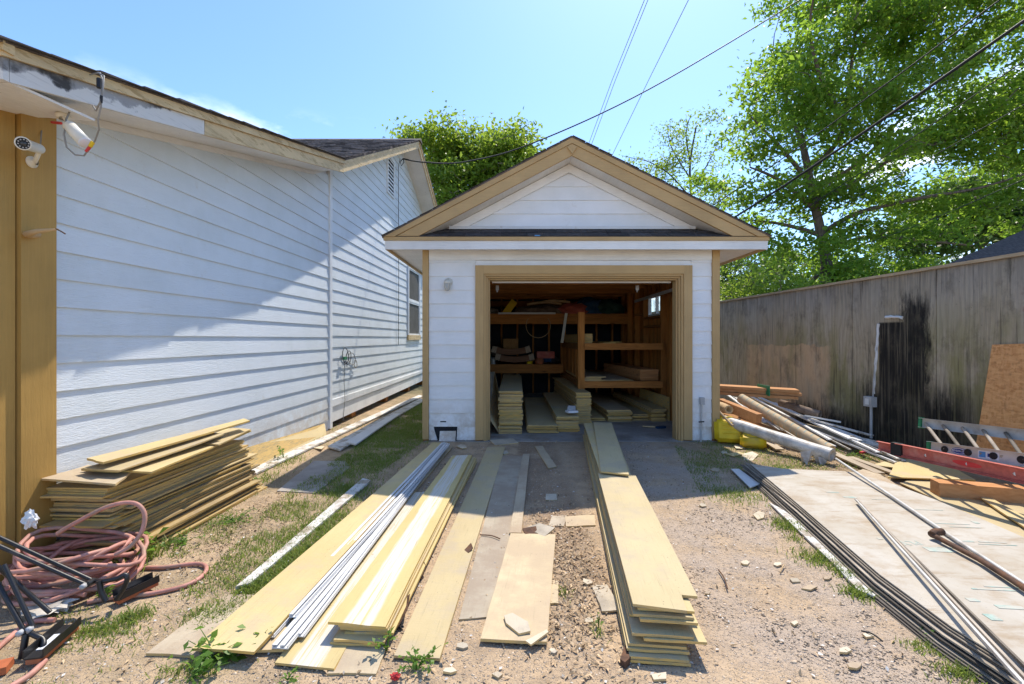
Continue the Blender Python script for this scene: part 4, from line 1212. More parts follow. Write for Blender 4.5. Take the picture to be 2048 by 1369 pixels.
for k in range(2):
    plank4("plank", (1199 + k * 2, 948 - k * 2), (1262, 953 - k * 2), (1224, 848), (1172, 848), .196 + .010 * k - .008, .008, M['yellow'], "thin yellow board under the uppermost ones at the garage end of the long pile", group="packing boards in the long pile", seed=59 + k)

# ---- boards standing in piles on the garage floor
gl = "boards stacked on the garage floor"
mg = lambda i, r: 'yellow' if r.random() < .75 else 'dusty'
FZ = .004
def gstack(x0, x1, y0, y1, n, t, label, group, seed, dx=0, **kw):
    return stack(((x0 + x1) / 2, y0, FZ), ((x0 + x1) / 2 + dx, y1, FZ), abs(x1 - x0), n, t, FZ - .012, mg, label, group, seed, gap=.002, **kw)
gstack(-.195, .150, 6.70, 9.90, 27, .0205, "yellow board in the tallest stack on the garage floor", "boards in the tallest garage stack", 61, .02, jx=.010, jy=.02)
gstack(.225, .66, 6.72, 9.9, 8, .0150, "yellow board in the low wide stack beside the tallest one", "boards in the low wide garage stack", 62, .03, jx=.014, jy=.03)
gstack(.665, 1.00, 6.80, 9.9, 11, .0195, "yellow board in the middle stack that carries the white packet", "boards in the middle garage stack", 63, .02, jx=.010, jy=.02)
gstack(1.05, 1.29, 7.45, 10.4, 22, .0205, "yellow board in the tall narrow stack beneath the wooden rack", "boards in the tall narrow garage stack", 64, -.10, jx=.008, jy=.015)
gstack(1.32, 1.58, 7.7, 10.2, 4, .0150, "yellow board in the flat heap beneath the wooden rack", "boards in the flat garage heap", 65, .0)
gstack(1.62, 2.03, 7.72, 10.2, 9, .0195, "dull yellow board in the square stack below the rack", "boards in the square garage stack", 66, -.1)
gstack(2.06, 2.34, 7.80, 10.2, 6, .0150, "yellow board in the small stack between two under the rack", "boards in the small garage stack", 67, -.1)
gstack(2.36, 2.60, 7.70, 10.2, 10, .0190, "yellow board in the rightmost stack on the garage floor", "boards in the rightmost garage stack", 68, -.1)
MB().prism([P(1330, 843, 7.75), P(1338, 843, 7.70), P(1338, 795, 7.70), P(1280, 776, 9.4), P(1276, 820, 9.4)], (.012, .004, 0)).build("plank", M['dusty'], None, "wide board standing on edge by the right garage wall", "board")
MB().prism([P(978, 838, 6.62), P(999, 868, 6.64), P(1002, 800, 6.9), P(990, 745, 8.9), P(980, 745, 8.9)], (-.006, .0, .008)).build("panel_sheet", M['scrap'], None, "pale sheet leaning inside the left edge of the garage doorway", "sheet")
# ---- scraps
S_ = "pale chip of broken board lying on the drive"
SG = "chips of broken board strewn on the drive"
scrap([(1008, 1231), (1025, 1227), (1056, 1245), (1061, 1262), (1038, 1266), (1012, 1245)], .040, .010, 'scrap', "rounded pale scrap lying on the short dusty board", tilt=(.05, .05))
scrap([(1051, 1279), (1093, 1261), (1097, 1266), (1062, 1288)], .040, .008, 'scrap', "pointed sliver of board over the near end of the short dusty board", tilt=(.1, 0))
scrap([(1046, 1056), (1078, 1050), (1110, 1059), (1086, 1072), (1074, 1064)], .038, .010, 'scrap', "angular pale scrap at the far end of the short dusty board", tilt=(.1, .15))
scrap([(1045, 1060), (1072, 1056), (1076, 1066), (1052, 1068)], .036, .012, 'rust', "rusty brown scrap at the far end of the short dusty board", tilt=(-.1, .3))
scrap([(979, 880), (1026, 877), (1037, 886), (990, 891)], .010, .008, 'scrap', "four-sided pale scrap on the ground before the garage doorway")
scrap([(1092, 988), (1113, 988), (1114, 1000), (1091, 1000)], .008, .008, 'scrap', "small square of grey board on the shaded drive")
scrap([(776, 1253), (800, 1225), (808, 1200), (820, 1195), (815, 1225), (798, 1250)], .035, .006, 'rust', "curled brown sliver beside the striped pile", cat="scrap", name="bark_scrap", tilt=(.6, .1))
scrap([(835, 1150), (848, 1130), (853, 1140), (842, 1154)], .03, .006, 'rust', "brown curled chip beside the striped pile further up", cat="scrap", name="bark_scrap", tilt=(.5, .3))
scrap([(928, 1098), (942, 1090), (946, 1098), (934, 1106)], .022, .006, 'rust', "brown chip on the long single yellow board", cat="scrap", name="bark_scrap", tilt=(.3, .2))
rs = random.Random(5)
for (cx, cy, r) in ((926, 1290, 13), (1083, 1232, 10), (996, 1348, 12), (1105, 1300, 9), (1175, 1163, 12), (1320, 1352, 20), (1107, 1303, 8), (1178, 1240, 11), (1520, 1030, 14), (1415, 1185, 7), (900, 1340, 14), (1690, 1300, 12), (1490, 1125, 10), (1555, 1128, 9), (1590, 1160, 11), (1500, 912, 18), (1478, 893, 14), (1430, 940, 10), (1505, 960, 12), (1405, 1010, 8), (1620, 1175, 14), (1735, 1270, 12), (1710, 1330, 16), (1590, 1245, 9), (1655, 1155, 8), (640, 895, 12), (1010, 905, 10), (925, 893, 10), (1448, 905, 8)):
    k = rs.randint(4, 6); a0 = rs.uniform(0, 6)
    poly = [(cx + r * rs.uniform(.7, 1.25) * math.cos(a0 + 6.283 * i / k), cy + .5 * r * rs.uniform(.7, 1.2) * math.sin(a0 + 6.283 * i / k)) for i in range(k)]
    poly = poly[::-1]
    zone = ("the grass at the garage corner" if cy < 990 and cx > 1390 else "the ground before the garage doorway" if cy < 930 else "the gravel along the wide sheet pile" if cx > 1480 else "the gravel close to the long pile" if cx > 1250 else "the litter between the middle boards" if cx > 1040 else "the dirt at the bottom of the drive")
    scrap(poly, .010, .010, rs.choice(('scrap', 'scrap', 'grey_board')), "pale chip of broken board on " + zone, "board chips on " + zone, tilt=(rs.uniform(-.1, .1), rs.uniform(-.1, .1)))
scrap([(1450, 908), (1478, 904), (1492, 907), (1468, 913)], .012, .008, 'yellow_clean', "small yellow offcut on the grass below the yellow cans")
scrap([(1250, 1290), (1262, 1283), (1266, 1310), (1250, 1325), (1240, 1318)], .03, .03, 'rust', "lump of brown rock beside the near end of the long pile", cat="rock", name="rock")
# ------------------------------------------------------------------ right side: sheets, ladders, lumber, rolls
# big pile of sheets: outline in world points, left edge runs towards the eye and bows
def sheet_outline(z, dx, dy, near=0.9):
    L = [G(1500, 928, .10), G(1600, 1012, .10), G(1760, 1150, .10), G(1900, 1252, .10), G(2048, 1345, .10)]
    L = [Vector((p.x, p.y, 0)) for p in L]
    e = L[-1] + (L[-1] - L[-3]).normalized() * .75
    L.append(e)
    Rr = [G(1566, 938, .10), G(1700, 946, .09), G(1790, 972, .09), G(1870, 1002, .09), G(1960, 1040, .09), G(2070, 1088, .09)]
    Rr = [Vector((p.x, p.y, 0)) for p in Rr]
    q = Rr[-1] + (Rr[-1] - Rr[-3]).normalized() * 1.6
    Rr.append(q)
    pts = L + Rr[::-1]
    return [Vector((p.x + dx, p.y + dy, z)) for p in pts]
def sheet_mat(name, base, side=0.0):
    n = N(name)
    v = n.coord
    c = n.mix(n.ramp(n.noise(v, 1.4, 7, .62), .35, .65), base, tuple(x * k for x, k in zip(base, (.86, .82, .76))))
    c = n.mix(n.ramp(n.noise(n.vec(v, (1, 1, 1), rot=(0, 0, .5)), 3.2, 9, .72), .44, .68, 0, .85), c, (.37, .29, .20))
    sm = n.noise(n.vec(v, (1.2, 5, 1), rot=(0, 0, -.6)), 2.0, 7, .7)
    c = n.mix(n.ramp(sm, .50, .68, 0, .75), c, (.33, .25, .165))
    c = n.mix(n.ramp(n.voro(v, 26), .04, .08, .6, 0), c, (.2, .14, .1))
    return n.done(c, .7, n.bump(n.noise(v, 30, 5), .2, .003), 0, .25)
M['sheet'] = sheet_mat("faced_sheathing", (.50, .465, .40))
M['sheet_edge_rung_shade'] = simple("sheathing_edge_rung_shade", (.30, .255, .20), .8, .3, 4, .2, 60, rand=.5)
M['sheet_pale'] = simple('sheathing_edge_pale', (.58, .52, .43), .8, .3, 4, .2, 60, rand=.3)
M['sheet_dark'] = simple("sheathing_edge_dark", (.10, .085, .07), .8, .3, 4, .2, 60, rand=.4)
M['print'] = simple("teal_print", (.31, .44, .38), .8, .2, 30, .05, 60, dirt=(.50, .46, .39), damt=(.36, .60), dscale=18)
rs = random.Random(9)
for k in range(11):
    z = .098 - .0088 * (k + 1)
    o = sheet_outline(z, -.0075 * (k + 1) + rs.uniform(-.012, .012), rs.uniform(-.015, .03))
    if k < 5:   # some sheets stand a little further out at the far end
        o[0] = o[0] + Vector((-.05 * rs.random(), .10 * rs.random(), 0))
    MB().prism(o, (0, 0, -.0052)).build("panel_sheet", M[('sheet_edge_rung_shade', 'sheet_dark', 'sheet_pale', 'sheet_dark')[rs.randrange(4)]], None, "thin dark edged sheet beneath the top one in the wide pile on the right", "sheet", "sheets in the wide pile")
top_o = sheet_outline(.101, 0, 0)
top_sheet = MB().prism(top_o, (0, 0, -.006)).build("panel_sheet", M['sheet'], None, "big pale sheet with faded teal print on top of the pile on the right", "sheet")
def text_part(body, size, loc, rot, mat, parent, name="printed_text", ext=.0004):
    cu = bpy.data.curves.new(name, 'FONT'); cu.body = body; cu.size = size; cu.extrude = ext
    cu.align_x = 'CENTER'; cu.align_y = 'CENTER'
    cu.materials.append(mat)
    tmp = bpy.data.objects.new(name, cu)
    COL.objects.link(tmp)
    bpy.context.view_layer.update()
    me = bpy.data.meshes.new_from_object(tmp.evaluated_get(bpy.context.evaluated_depsgraph_get()))
    me.name = name
    bpy.data.objects.remove(tmp); bpy.data.curves.remove(cu)
    me.materials.clear(); me.materials.append(mat)
    o = bpy.data.objects.new(name, me)
    COL.objects.link(o)
    if parent is not None:
        o.parent = parent; loc = Vector(loc) - wloc(parent)
    o.location = loc; o.rotation_euler = rot
    return o
ang = math.radians(180 + 4)
p = G(1790 + 30, 1086, .102)
text_part("PLY", .085, p, (0, 0, ang), M['print'], top_sheet)
for (px, py, w, h) in ((1665, 985, .10, .02), (1700, 995, .10, .03), (1880, 1100, .16, .06), (1890, 1096, .10, .012), (1985, 1085, .16, .012), (1995, 1090, .22, .008), (1900, 1048, .25, .008), (1930, 1055, .20, .008), (1760, 1078, .03, .02), (1950, 1045, .03, .045), (1990, 1180, .22, .010), (2010, 1175, .20, .008), (1945, 1200, .05, .03), (1985, 1235, .05, .05), (2020, 1215, .12, .03), (1935, 1083, .07, .018), (1770, 1000, .2, .004), (1850, 1020, .25, .005)):
    q = G(px, py, .1022)
    MB().obox((q.x, q.y, .1020 + .0006), (w, h, .0008), rz=-.1).build("printed_mark", M['print'], top_sheet)
# white flaking strip at the foot of the pile
MB().prism([G(*q, .02) for q in ((1538, 1005), (1560, 1016), (1640, 1070), (1700, 1115), (1752, 1155), (1776, 1186), (1748, 1192), (1716, 1180), (1670, 1130), (1600, 1064))][::-1], (0, 0, -.012)).build("board_strip", M['old_white'], None, "flaking white board on the gravel along the wide pile of sheets", "board")
MB().prism([G(*q, .03) for q in ((1462, 938), (1478, 938), (1520, 968), (1500, 975))][::-1], (0, 0, -.01)).build("plastic_wrap", M['white_strip'], None, "crumpled white wrapping by the far corner of the wide pile", "wrapping")
# long things lying over the sheets
def pole(name, pts, r, mat, label, cat, group=None, n=8):
    return MB().tube(pts, r, n).build(name, M[mat], None, label, cat, group)
pole("metal_pole", [G(1672, 918, .16), G(1770, 984, .125), G(1900, 1072, .12), G(2060, 1176, .135)], .012, 'aluminium', "shiny thin metal pole across the wide pile of sheets", "pole")
pole("iron_pipe", [G(1864, 1070, .13), G(1880, 1078, .13), G(1960, 1120, .13), G(2070, 1190, .135)], .016, 'rust', "rusty iron pipe with an elbow on the pale sheet", "pipe")
o = MB().tube([G(1884, 1064, .145), G(1870, 1065, .145), G(1864, 1070, .135)], .024, 10).build("pipe_elbow", M['rust'], bpy.data.objects["iron_pipe"])
for k, (a, b, za, zb) in enumerate((((1712, 1000), (2050, 1372), .13, .17), ((1718, 1002), (2072, 1380), .118, .14), ((1722, 1010), (2095, 1378), .108, .12))):
    p, q = G(*a, za), G(*b, zb)
    mb = MB(); mb.beam(p, q, .020, .004); 
    s = (q - p).normalized().cross(Vector((0, 0, 1)))
    mb.beam(p + s * .009 + Vector((0, 0, .006)), q + s * .009 + Vector((0, 0, .006)), .003, .012)
    mb.build("metal_channel", M['sheet_edge_rung_shade'] if k else M['aluminium'], None, "thin pale channel strip slanting over the near edge of the sheets", "trim strip", "channel strips over the sheets")
# yellow boards on the ground behind the sheets
plank4("plank", (1776, 955), (1952, 961), (1888, 924), (1790, 926), .045, .012, M['yellow'], "dirty yellow board partly under the red ladder rail", seed=71)
plank4("plank", (1745, 930), (1860, 945), (1900, 914), (1815, 912), .030, .012, M['yellow_clean'], "pale yellow board under the tip of the red ladder", seed=72)
MB().prism([G(*q, .02) for q in ((1800, 966), (1960, 1040), (2120, 1110), (2200, 1060), (2048, 992), (1930, 958), (1850, 952))], (0, 0, -.012)).build("plank", M['yellow'], None, "broad dusty yellow sheet lying in the ladder shadow", "sheet")
plank4("plank", (2066, 1066), (2090, 1055), (1975, 992), (1962, 996), .050, .012, M['yellow_clean'], "narrow bright yellow board at the right edge on the dusty yellow sheet", seed=73)
plank4("plank", (1700, 945), (1850, 1010), (1760, 948), (1725, 938), .028, .02, M['grey_board'], "grey board edge along the far side of the wide pile", seed=74)
# brown timber block under the ladders
MB().obox(Vector((4.05, 3.95, .075)), (.62, .14, .13), rz=-.30).build("timber_block", M['lumber'], None, "short orange timber propping up the red ladder", "timber")
# ladders
lad = thing("ladder", (4.4, 4.6, .2), "silver extension ladder lying on its side by the fence", "ladder")
def rail(parent, a, b, h, w, mat, name, up, label=None):
    a, b = Vector(a), Vector(b); d = (b - a).normalized()
    u = Vector(up) - d * Vector(up).dot(d); u.normalize(); s = d.cross(u)
    mb = MB()
    mb.beam(a, b, .004, h, u)
    for k in (1, -1):
        mb.beam(a + u * k * (h / 2 - .002) + s * w * .5, b + u * k * (h / 2 - .002) + s * w * .5, w, .004, u)
    return mb.build(name, M[mat], parent, label)
ua, ub = P(1843, 846, 4.95), P(2125, 880, 3.85)
la, lb = P(1860, 895, 4.60), P(2125, 931, 3.62)
lr_up = Vector((.12, .10, 1))
rail(lad, ua, ub, .10, .045, 'aluminium', "rail", lr_up)
lr = rail(lad, la, lb, .115, .045, 'aluminium', "rail", lr_up)
for (pa, pb) in ((ua, ub), (la, lb)):
    d = (pb - pa).normalized()
    MB().beam(pa - d * .016, pa + d * .010, .05, .12, lr_up).build("end_cap", M['green_cap'], lad)
L = (lb - la).length
dl = (lb - la).normalized(); du = (ub - ua).normalized()
k = 0; t = .14
while t < L - .02:
    a = la + dl * t; b = ua + du * max(.03, t * (ub - ua).length / L - .12)
    MB().tube([a, b], .015, 8).build("rung", M['sheet_edge_rung_shade'], lad)  # brown-grey colour puts the shade into the aluminium rungs
    t += .155
# black punched rung ends, and the maker's label on the near rail
up_n = (lr_up - dl * lr_up.dot(dl)).normalized(); face = dl.cross(up_n); 
if face.y > 0: face = -face
rotm = Matrix((dl, up_n, -(dl.cross(up_n)) if False else dl.cross(up_n))).transposed()
t = .14
while t < L - .02:
    c = la + dl * t + face * .004
    MB().lathe(c, face, [(0, .032), (.004, .032), (.006, .018), (.0061, 0)], 14).build("rung_end", M['black_plastic'], lad)
    t += .2
def label_quad(c, w, h, mat, name, parent, off=.003):
    cc = c + face * off
    v = [cc - dl * w / 2 - up_n * h / 2, cc + dl * w / 2 - up_n * h / 2, cc + dl * w / 2 + up_n * h / 2, cc - dl * w / 2 + up_n * h / 2]
    return MB().prism(v, face * .001).build(name, M[mat], parent)
M['blue_print'] = simple("blue_print", (.03, .05, .22), .6, .1)
M['pale_print'] = simple("pale_label", (.68, .70, .74), .6, .06)
M['skyblue_print'] = simple("light_blue_print", (.10, .30, .60), .6, .1)
c0 = la + dl * .265
ring = [c0 + face * .0035 + dl * math.cos(6.283 * i / 24) * .066 + up_n * math.sin(6.283 * i / 24) * .034 for i in range(24)]
MB().prism(ring, face * .001).build("oval_label", M['blue_print'], lad)
ring = [c0 + face * .0050 + dl * math.cos(6.283 * i / 24) * .060 + up_n * math.sin(6.283 * i / 24) * .028 for i in range(24)]
MB().prism(ring, face * .0006).build("oval_label", M['pale_print'], lad)
ring = [c0 + face * .0062 + dl * math.cos(6.283 * i / 24) * .055 + up_n * math.sin(6.283 * i / 24) * .022 for i in range(24)]
MB().prism(ring, face * .0005).build("oval_label", M['blue_print'], lad)
nrm = dl.cross(up_n)
R3 = Matrix((dl, up_n, nrm)).transposed().to_4x4() if nrm.dot(face) > 0 else Matrix((-dl, up_n, -nrm)).transposed().to_4x4()
text_part("WERNER", .026, c0 + face * .0075, R3.to_euler(), M['pale_print'], lad, "label_text", .0003)
c1 = la + dl * .50
label_quad(c1, .16, .07, 'pale_print', "paper_label", lad)
label_quad(c1 - dl * .045, .05, .05, 'skyblue_print', "paper_label", lad, .0045)
label_quad(c1 + dl * .025, .06, .03, 'blue_print', "paper_label", lad, .0045)
label_quad(la + dl * .80, .12, .06, 'pale_print', "paper_label", lad)
# red fibreglass ladder
rl = thing("ladder", (4.0, 4.0, .2), "red fibreglass ladder lying on edge in front of the silver one", "ladder")
ra, rb = P(1795, 899, 4.30), P(2125, 968, 3.25)
dr_ = (rb - ra).normalized()
rail(rl, ra, rb, .115, .04, 'red_glass', "rail", (0, .0, 1))
MB().beam(ra + Vector((0, -.012, -.05)), rb + Vector((0, -.012, -.05)), .03, .012).build("rail_flange", M['red_glass'], rl)
MB().beam(ra - dr_ * .05 + Vector((0, -.006, 0)), ra + dr_ * .04 + Vector((0, -.006, 0)), .05, .118).build("end_cap", M['black_plastic'], rl)
off = Vector((.16, .42, -.06))
rail(rl, ra + off, rb + off, .09, .04, 'red_glass', "rail", (0, .0, 1))
t = .25
while t < (rb - ra).length - .05:
    MB().tube([ra + dr_ * t + Vector((0, .01, 0)), ra + off + dr_ * t], .016, 8).build("rung", M['aluminium'], rl)
    t += .30
ring = [ra + dr_ * .52 + Vector((0, -.0145, 0)) + dr_ * math.cos(6.283 * i / 20) * .10 + Vector((0, 0, math.sin(6.283 * i / 20) * .022)) for i in range(20)]
MB().prism(ring, (0, -.001, 0)).build("warning_label", M['red_bright'], rl)
# OSB sheet leaning on the fence
M['osb'] = None
def osb_mat():
    n = N("osb"); v = n.coord
    a = n.voro(n.vec(v, (1, 9, 26), rot=(.5, 0, 0)), 2.2, 'F1', "Color"); b = n.voro(n.vec(v, (1, 24, 8), rot=(-.7, 0, 0)), 2.4, 'F1', "Color")
    c = n.mix(n.sep(a)[0], (.50, .21, .065), (.70, .35, .13))
    c = n.mix(n.math('MULTIPLY', n.sep(b)[1], .6), c, (.74, .40, .17))
    c = n.mix(n.ramp(n.noise(v, 20, 5), .55, .75, 0, .6), c, (.30, .13, .05))
    return n.done(c, .7, n.bump(n.sep(a)[0], .4, .003))
M['osb'] = osb_mat()
A_, B_, C_, D_ = fpt(1964, 868, -.09), fpt(2150, 900, -.09), fpt(2150, 684, -.02), fpt(1988, 690, -.02)
A_.z = .12
B_.z = .12
MB().prism([A_, B_, C_, D_], (.012, 0, 0)).build("osb_sheet", M['osb'], None, "orange strand board leaning against the fence at the right edge", "sheet")
# conduit and switch box on the fence
cd = thing("conduit", tuple(fpt(1745, 860)), "grey electrical box with conduit running to the ground on the stained fence", "conduit")
b0, b1 = fpt(1737, 812, -.05), fpt(1754, 795, -.0)
MB().box((b0.x - .02, b1.y, b0.z), (b1.x, b0.y, b1.z)).build("switch_box", M['grey_metal'], cd)
MB().box((b0.x - .03, (b0.y + b1.y) / 2 - .03, (b0.z + b1.z) / 2 - .04), (b0.x - .021, (b0.y + b1.y) / 2 + .03, (b0.z + b1.z) / 2 + .04)).build("box_cover", M['white_strip'], cd)
q = fpt(1746, 812, -.025)
MB().tube([(q.x, q.y, b0.z), (q.x, q.y, .25), (q.x, q.y, .05)], .017, 8).build("pipe", M['grey_metal'], cd)
q = fpt(1749, 795, -.02)
MB().tube([(q.x, q.y, b1.z), (q.x + .004, q.y - .01, b1.z + .25), fpt(1755, 690, -.012)], .008, 8).build("pipe", M['grey_metal'], cd)

# heap along the fence
def roll(name, a, b, r, mat, label, cat, hole=True, seg=14, wob=0.0, parent=None, end_mat='cardboard'):
    a, b = Vector(a), Vector(b); d = (b - a).normalized()
    o = MB()
    n = 8
    pts = [a + (b - a) * (i / n) + Vector((0, 0, -wob * math.sin(math.pi * i / n))) for i in range(n + 1)]
    o.tube(pts, [r * random.uniform(.97, 1.03) for _ in pts], seg, cap=False)
    o.lathe(b, d, [(0, r), (.004, r * .9), (.004, r * .62), (-.12, r * .60), (-.12, 0)], seg)
    o.lathe(a, -d, [(0, r), (.004, r * .9), (.004, r * .62), (-.12, r * .60), (-.12, 0)], seg)
    return o.build(name, M[mat], None, label, cat)
def dash_mat():
    n = N("wrapped_roll"); v = n.coord
    s = n.sep(v)
    along = n.math('ADD', n.math('MULTIPLY', s[1], -1.0), n.math('MULTIPLY', s[0], .45))
    ph = n.math('FRACT', n.math('MULTIPLY', along, 10.0))
    ph2 = n.math('FRACT', n.math('ADD', n.math('MULTIPLY', s[2], 9.0), n.math('MULTIPLY', along, 2.5)))
    c = n.mix(n.ramp(n.noise(v, 7, 6), .35, .7), (.56, .42, .25), (.42, .30, .17))
    m = n.math('MULTIPLY', n.ramp(ph, .12, .20, 1, 0), n.ramp(ph2, .55, .62, 1, 0))
    c = n.mix(n.math('MULTIPLY', m, .8), c, (.20, .30, .27))
    return n.done(c, .7, n.bump(n.noise(v, 40, 4), .2, .003))
M['roll_tan'] = dash_mat()
M['roll_white'] = simple("roll_in_plastic", (.55, .52, .47), .45, .25, 6, .4, 30, dirt=(.35, .30, .24), damt=(.45, .65), dscale=9)
M['carpet_brown'] = simple("brown_carpet", (.20, .15, .115), .95, .3, 12, .6, 120)
M['cardboard'] = simple("cardboard", (.50, .35, .19), .8, .15, 8, .2, 60)
roll("flooring_roll", P(1482, 797, 6.7), P(1662, 902, 5.35), .070, 'roll_tan', "long tan roll with dashed print lying over the white trim heap", "roll")
roll("flooring_roll", P(1448, 842, 6.25), P(1664, 911, 5.05), .075, 'roll_white', "greyish white roll with torn wrapping at its near end", "roll")
roll("cardboard_tube", P(1425, 805, 7.0), P(1458, 820, 6.35), .060, 'cardboard', "open cardboard tube end next to the garage corner", "tube")
roll("carpet_roll", P(1560, 806, 7.0), P(1640, 830, 6.5), .055, 'carpet_brown', "dark brown carpet roll below the orange beams", "roll")
wr = MB()
for i in range(10):
    a = P(1598 + rs.uniform(0, 55), 905 + rs.uniform(-12, 12), 5.1 + rs.uniform(-.05, .05))
    wr.add([a, a + Vector((rs.uniform(.05, .14), rs.uniform(-.05, .05), rs.uniform(-.06, .05))), a + Vector((rs.uniform(.0, .08), rs.uniform(-.05, .05), rs.uniform(-.16, -.04)))], [(0, 1, 2)])
wr.build("torn_wrapping", M['roll_white'], None, "torn pale wrapping hanging from the near end of the white roll", "wrapping", kind=None)
# orange beams
for k in range(3):
    a, b = P(1405, 783, 7.2), P(1592, 787, 6.75)
    a.z = .62 + .047 * k - .05; b.z = a.z - .035
    a.y += .0; dx = (.0, .06, .02)[k]
    MB().beam(a + Vector((0, dx * .3, 0)), b + Vector((dx, dx * .3, 0)), .30, .042).build("lumber_beam", M['lumber'], None, "orange planed beam in the strapped bundle by the fence", "beam", "strapped orange beams")
pb = P(1537, 782, 6.72)
MB().box((pb.x - .006, pb.y - .03, .555), (pb.x + .006, pb.y + .30, .705)).build("strap", M['green_cap'], None, "green strap round the orange beams", "strap")
a, b = P(1440, 806, 6.75), P(1518, 838, 6.1)
MB().beam(a, b, .10, .13).build("lumber_beam", M['lumber'], None, "shorter orange beam under the tan roll", "beam")
a, b = P(1438, 822, 6.9), P(1560, 868, 5.9)
MB().beam(a, b, .22, .02).build("lumber_beam", M['ply_under'], None, "brown board under the rolls near the garage corner", "board")
# white trim lengths
heap = [((1470, 795), .34, (1612, 888), .10, .06), ((1500, 792), .36, (1660, 880), .12, .05), ((1520, 796), .34, (1700, 878), .16, .07), ((1548, 806), .30, (1755, 905), .10, .05), ((1560, 812), .28, (1795, 918), .06, .04),
        ((1585, 826), .24, (1720, 882), .14, .08), ((1600, 830), .26, (1770, 896), .10, .05), ((1590, 846), .16, (1790, 925), .05, .04), ((1620, 838), .26, (1745, 872), .16, .07), ((1640, 850), .18, (1815, 915), .05, .05),
        ((1480, 806), .30, (1570, 868), .12, .04), ((1610, 832), .30, (1682, 845), .26, .05), ((1540, 818), .22, (1700, 900), .06, .03), ((1650, 870), .10, (1810, 922), .04, .03), ((1690, 876), .12, (1830, 910), .08, .06),
        ((1455, 790), .36, (1530, 845), .18, .05), ((1700, 872), .16, (1780, 890), .10, .07), ((1575, 852), .13, (1668, 893), .08, .05)]
for k, (a, za, b, zb, w) in enumerate(heap):
    p, q = G(*a, za), G(*b, zb)
    w *= 1.35; mb = MB(); mb.beam(p, q, w * .8, .012)
    s = (q - p).normalized().cross(Vector((0, 0, 1)))
    mb.beam(p + s * w * .38 + Vector((0, 0, .011)), q + s * w * .38 + Vector((0, 0, .011)), w * .12, .010)
    mb.build("trim_board", M['white_strip' if k % 4 else 'old_white'], None, "white or grey trim length in the tangled heap along the fence", "trim board", "trim lengths heaped along the fence")
for k, (a, za, b, zb, w) in enumerate((((1445, 830), .18, (1560, 900), .03, .10), ((1500, 850), .1, (1640, 912), .02, .09), ((1640, 895), .06, (1760, 948), .02, .10), ((1700, 915), .04, (1790, 948), .02, .08))):
    p, q = G(*a, za), G(*b, zb)
    MB().beam(p, q, w, .018).build("plank", M['grey_board'], None, "grey weathered board at the bottom of the heap by the fence", "board", "grey boards under the heap")
p = G(1725, 905, .06)
MB().obox(p, (.09, .03, .02), rz=.5).build("plastic_scrap", M['red_bright'], None, "small bright red scrap at the end of the trim heap", "scrap")
# yellow cans
def jerry(loc, rz, tilt, sz, label):
    t = thing("jerry_can", loc, label, "can")
    w, d, h = sz
    bm = bmesh.new()
    bmesh.ops.create_cube(bm, size=1.0)
    for v in bm.verts: v.co = Vector((v.co.x * w, v.co.y * d, v.co.z * h))
    bmesh.ops.bevel(bm, geom=bm.edges[:], offset=min(w, d, h) * .22, segments=3, affect='EDGES')
    top = [f for f in bm.faces if f.normal.y < -.9]
    big = max(top, key=lambda f: f.calc_area())
    r = bmesh.ops.inset_region(bm, faces=[big], thickness=.025, depth=-.008)
    R = Matrix.Rotation(rz, 4, 'Z') @ Matrix.Rotation(tilt, 4, 'X')
    bm.transform(Matrix.Translation(Vector((0, 0, 0))) @ R)
    mz = min(v.co.z for v in bm.verts)
    bm.transform(Matrix.Translation(Vector((0, 0, -mz))))
    me = bpy.data.meshes.new("can_body"); bm.to_mesh(me); bm.free(); me.materials.append(M['jerry'])
    for p in me.polygons: p.use_smooth = True
    o = bpy.data.objects.new("can_body", me); COL.objects.link(o); o.parent = t
    R3_ = R.to_3x3()
    base = Vector(loc) + Vector((0, 0, -mz))
    hd = [base + R3_ @ Vector(p) for p in ((-w * .25, 0, h * .46), (-w * .22, 0, h * .62), (w * .12, 0, h * .62), (w * .2, 0, h * .46))]
    MB().tube(hd, .016, 8).build("handle", M['jerry'], t)
    c = base + R3_ @ Vector((w * .36, 0, h * .47))
    MB().lathe(c, R3_ @ Vector((0, 0, 1)), [(0, .028), (.03, .028), (.032, .02), (.032, 0)], 12).build("cap", M['black_plastic'], t)
    for i, zz in enumerate((.22, .05, -.12)):
        c = base + R3_ @ Vector((0, -d / 2 + .004, h * zz))
        MB().beam(c - R3_ @ Vector((w * .24, 0, 0)), c + R3_ @ Vector((w * .24, 0, 0)), .01, .012).build("rib", M['jerry'], t)
    return t
jerry(tuple(G(1463, 889, 0) + Vector((0, .08, 0))), -.25, -.30, (.36, .17, .30), "upright yellow fuel can leaning by the garage corner")
jerry(tuple(G(1513, 899, 0) + Vector((0, .08, 0))), -.5, -1.25, (.30, .15, .24), "yellow can lying flat to the right of the other cans")
jerry(tuple(G(1452, 862, 0) + Vector((0, .20, .02))), .2, -.2, (.28, .16, .30), "yellow can half hidden behind the upright one")
MB().tube([P(1437, 822, 6.25), P(1463, 850, 6.02), P(1466, 852, 6.0)], .016, 8).build("wooden_stick", M['cardboard'], None, "thin wooden stick leaning above the yellow cans", "stick")

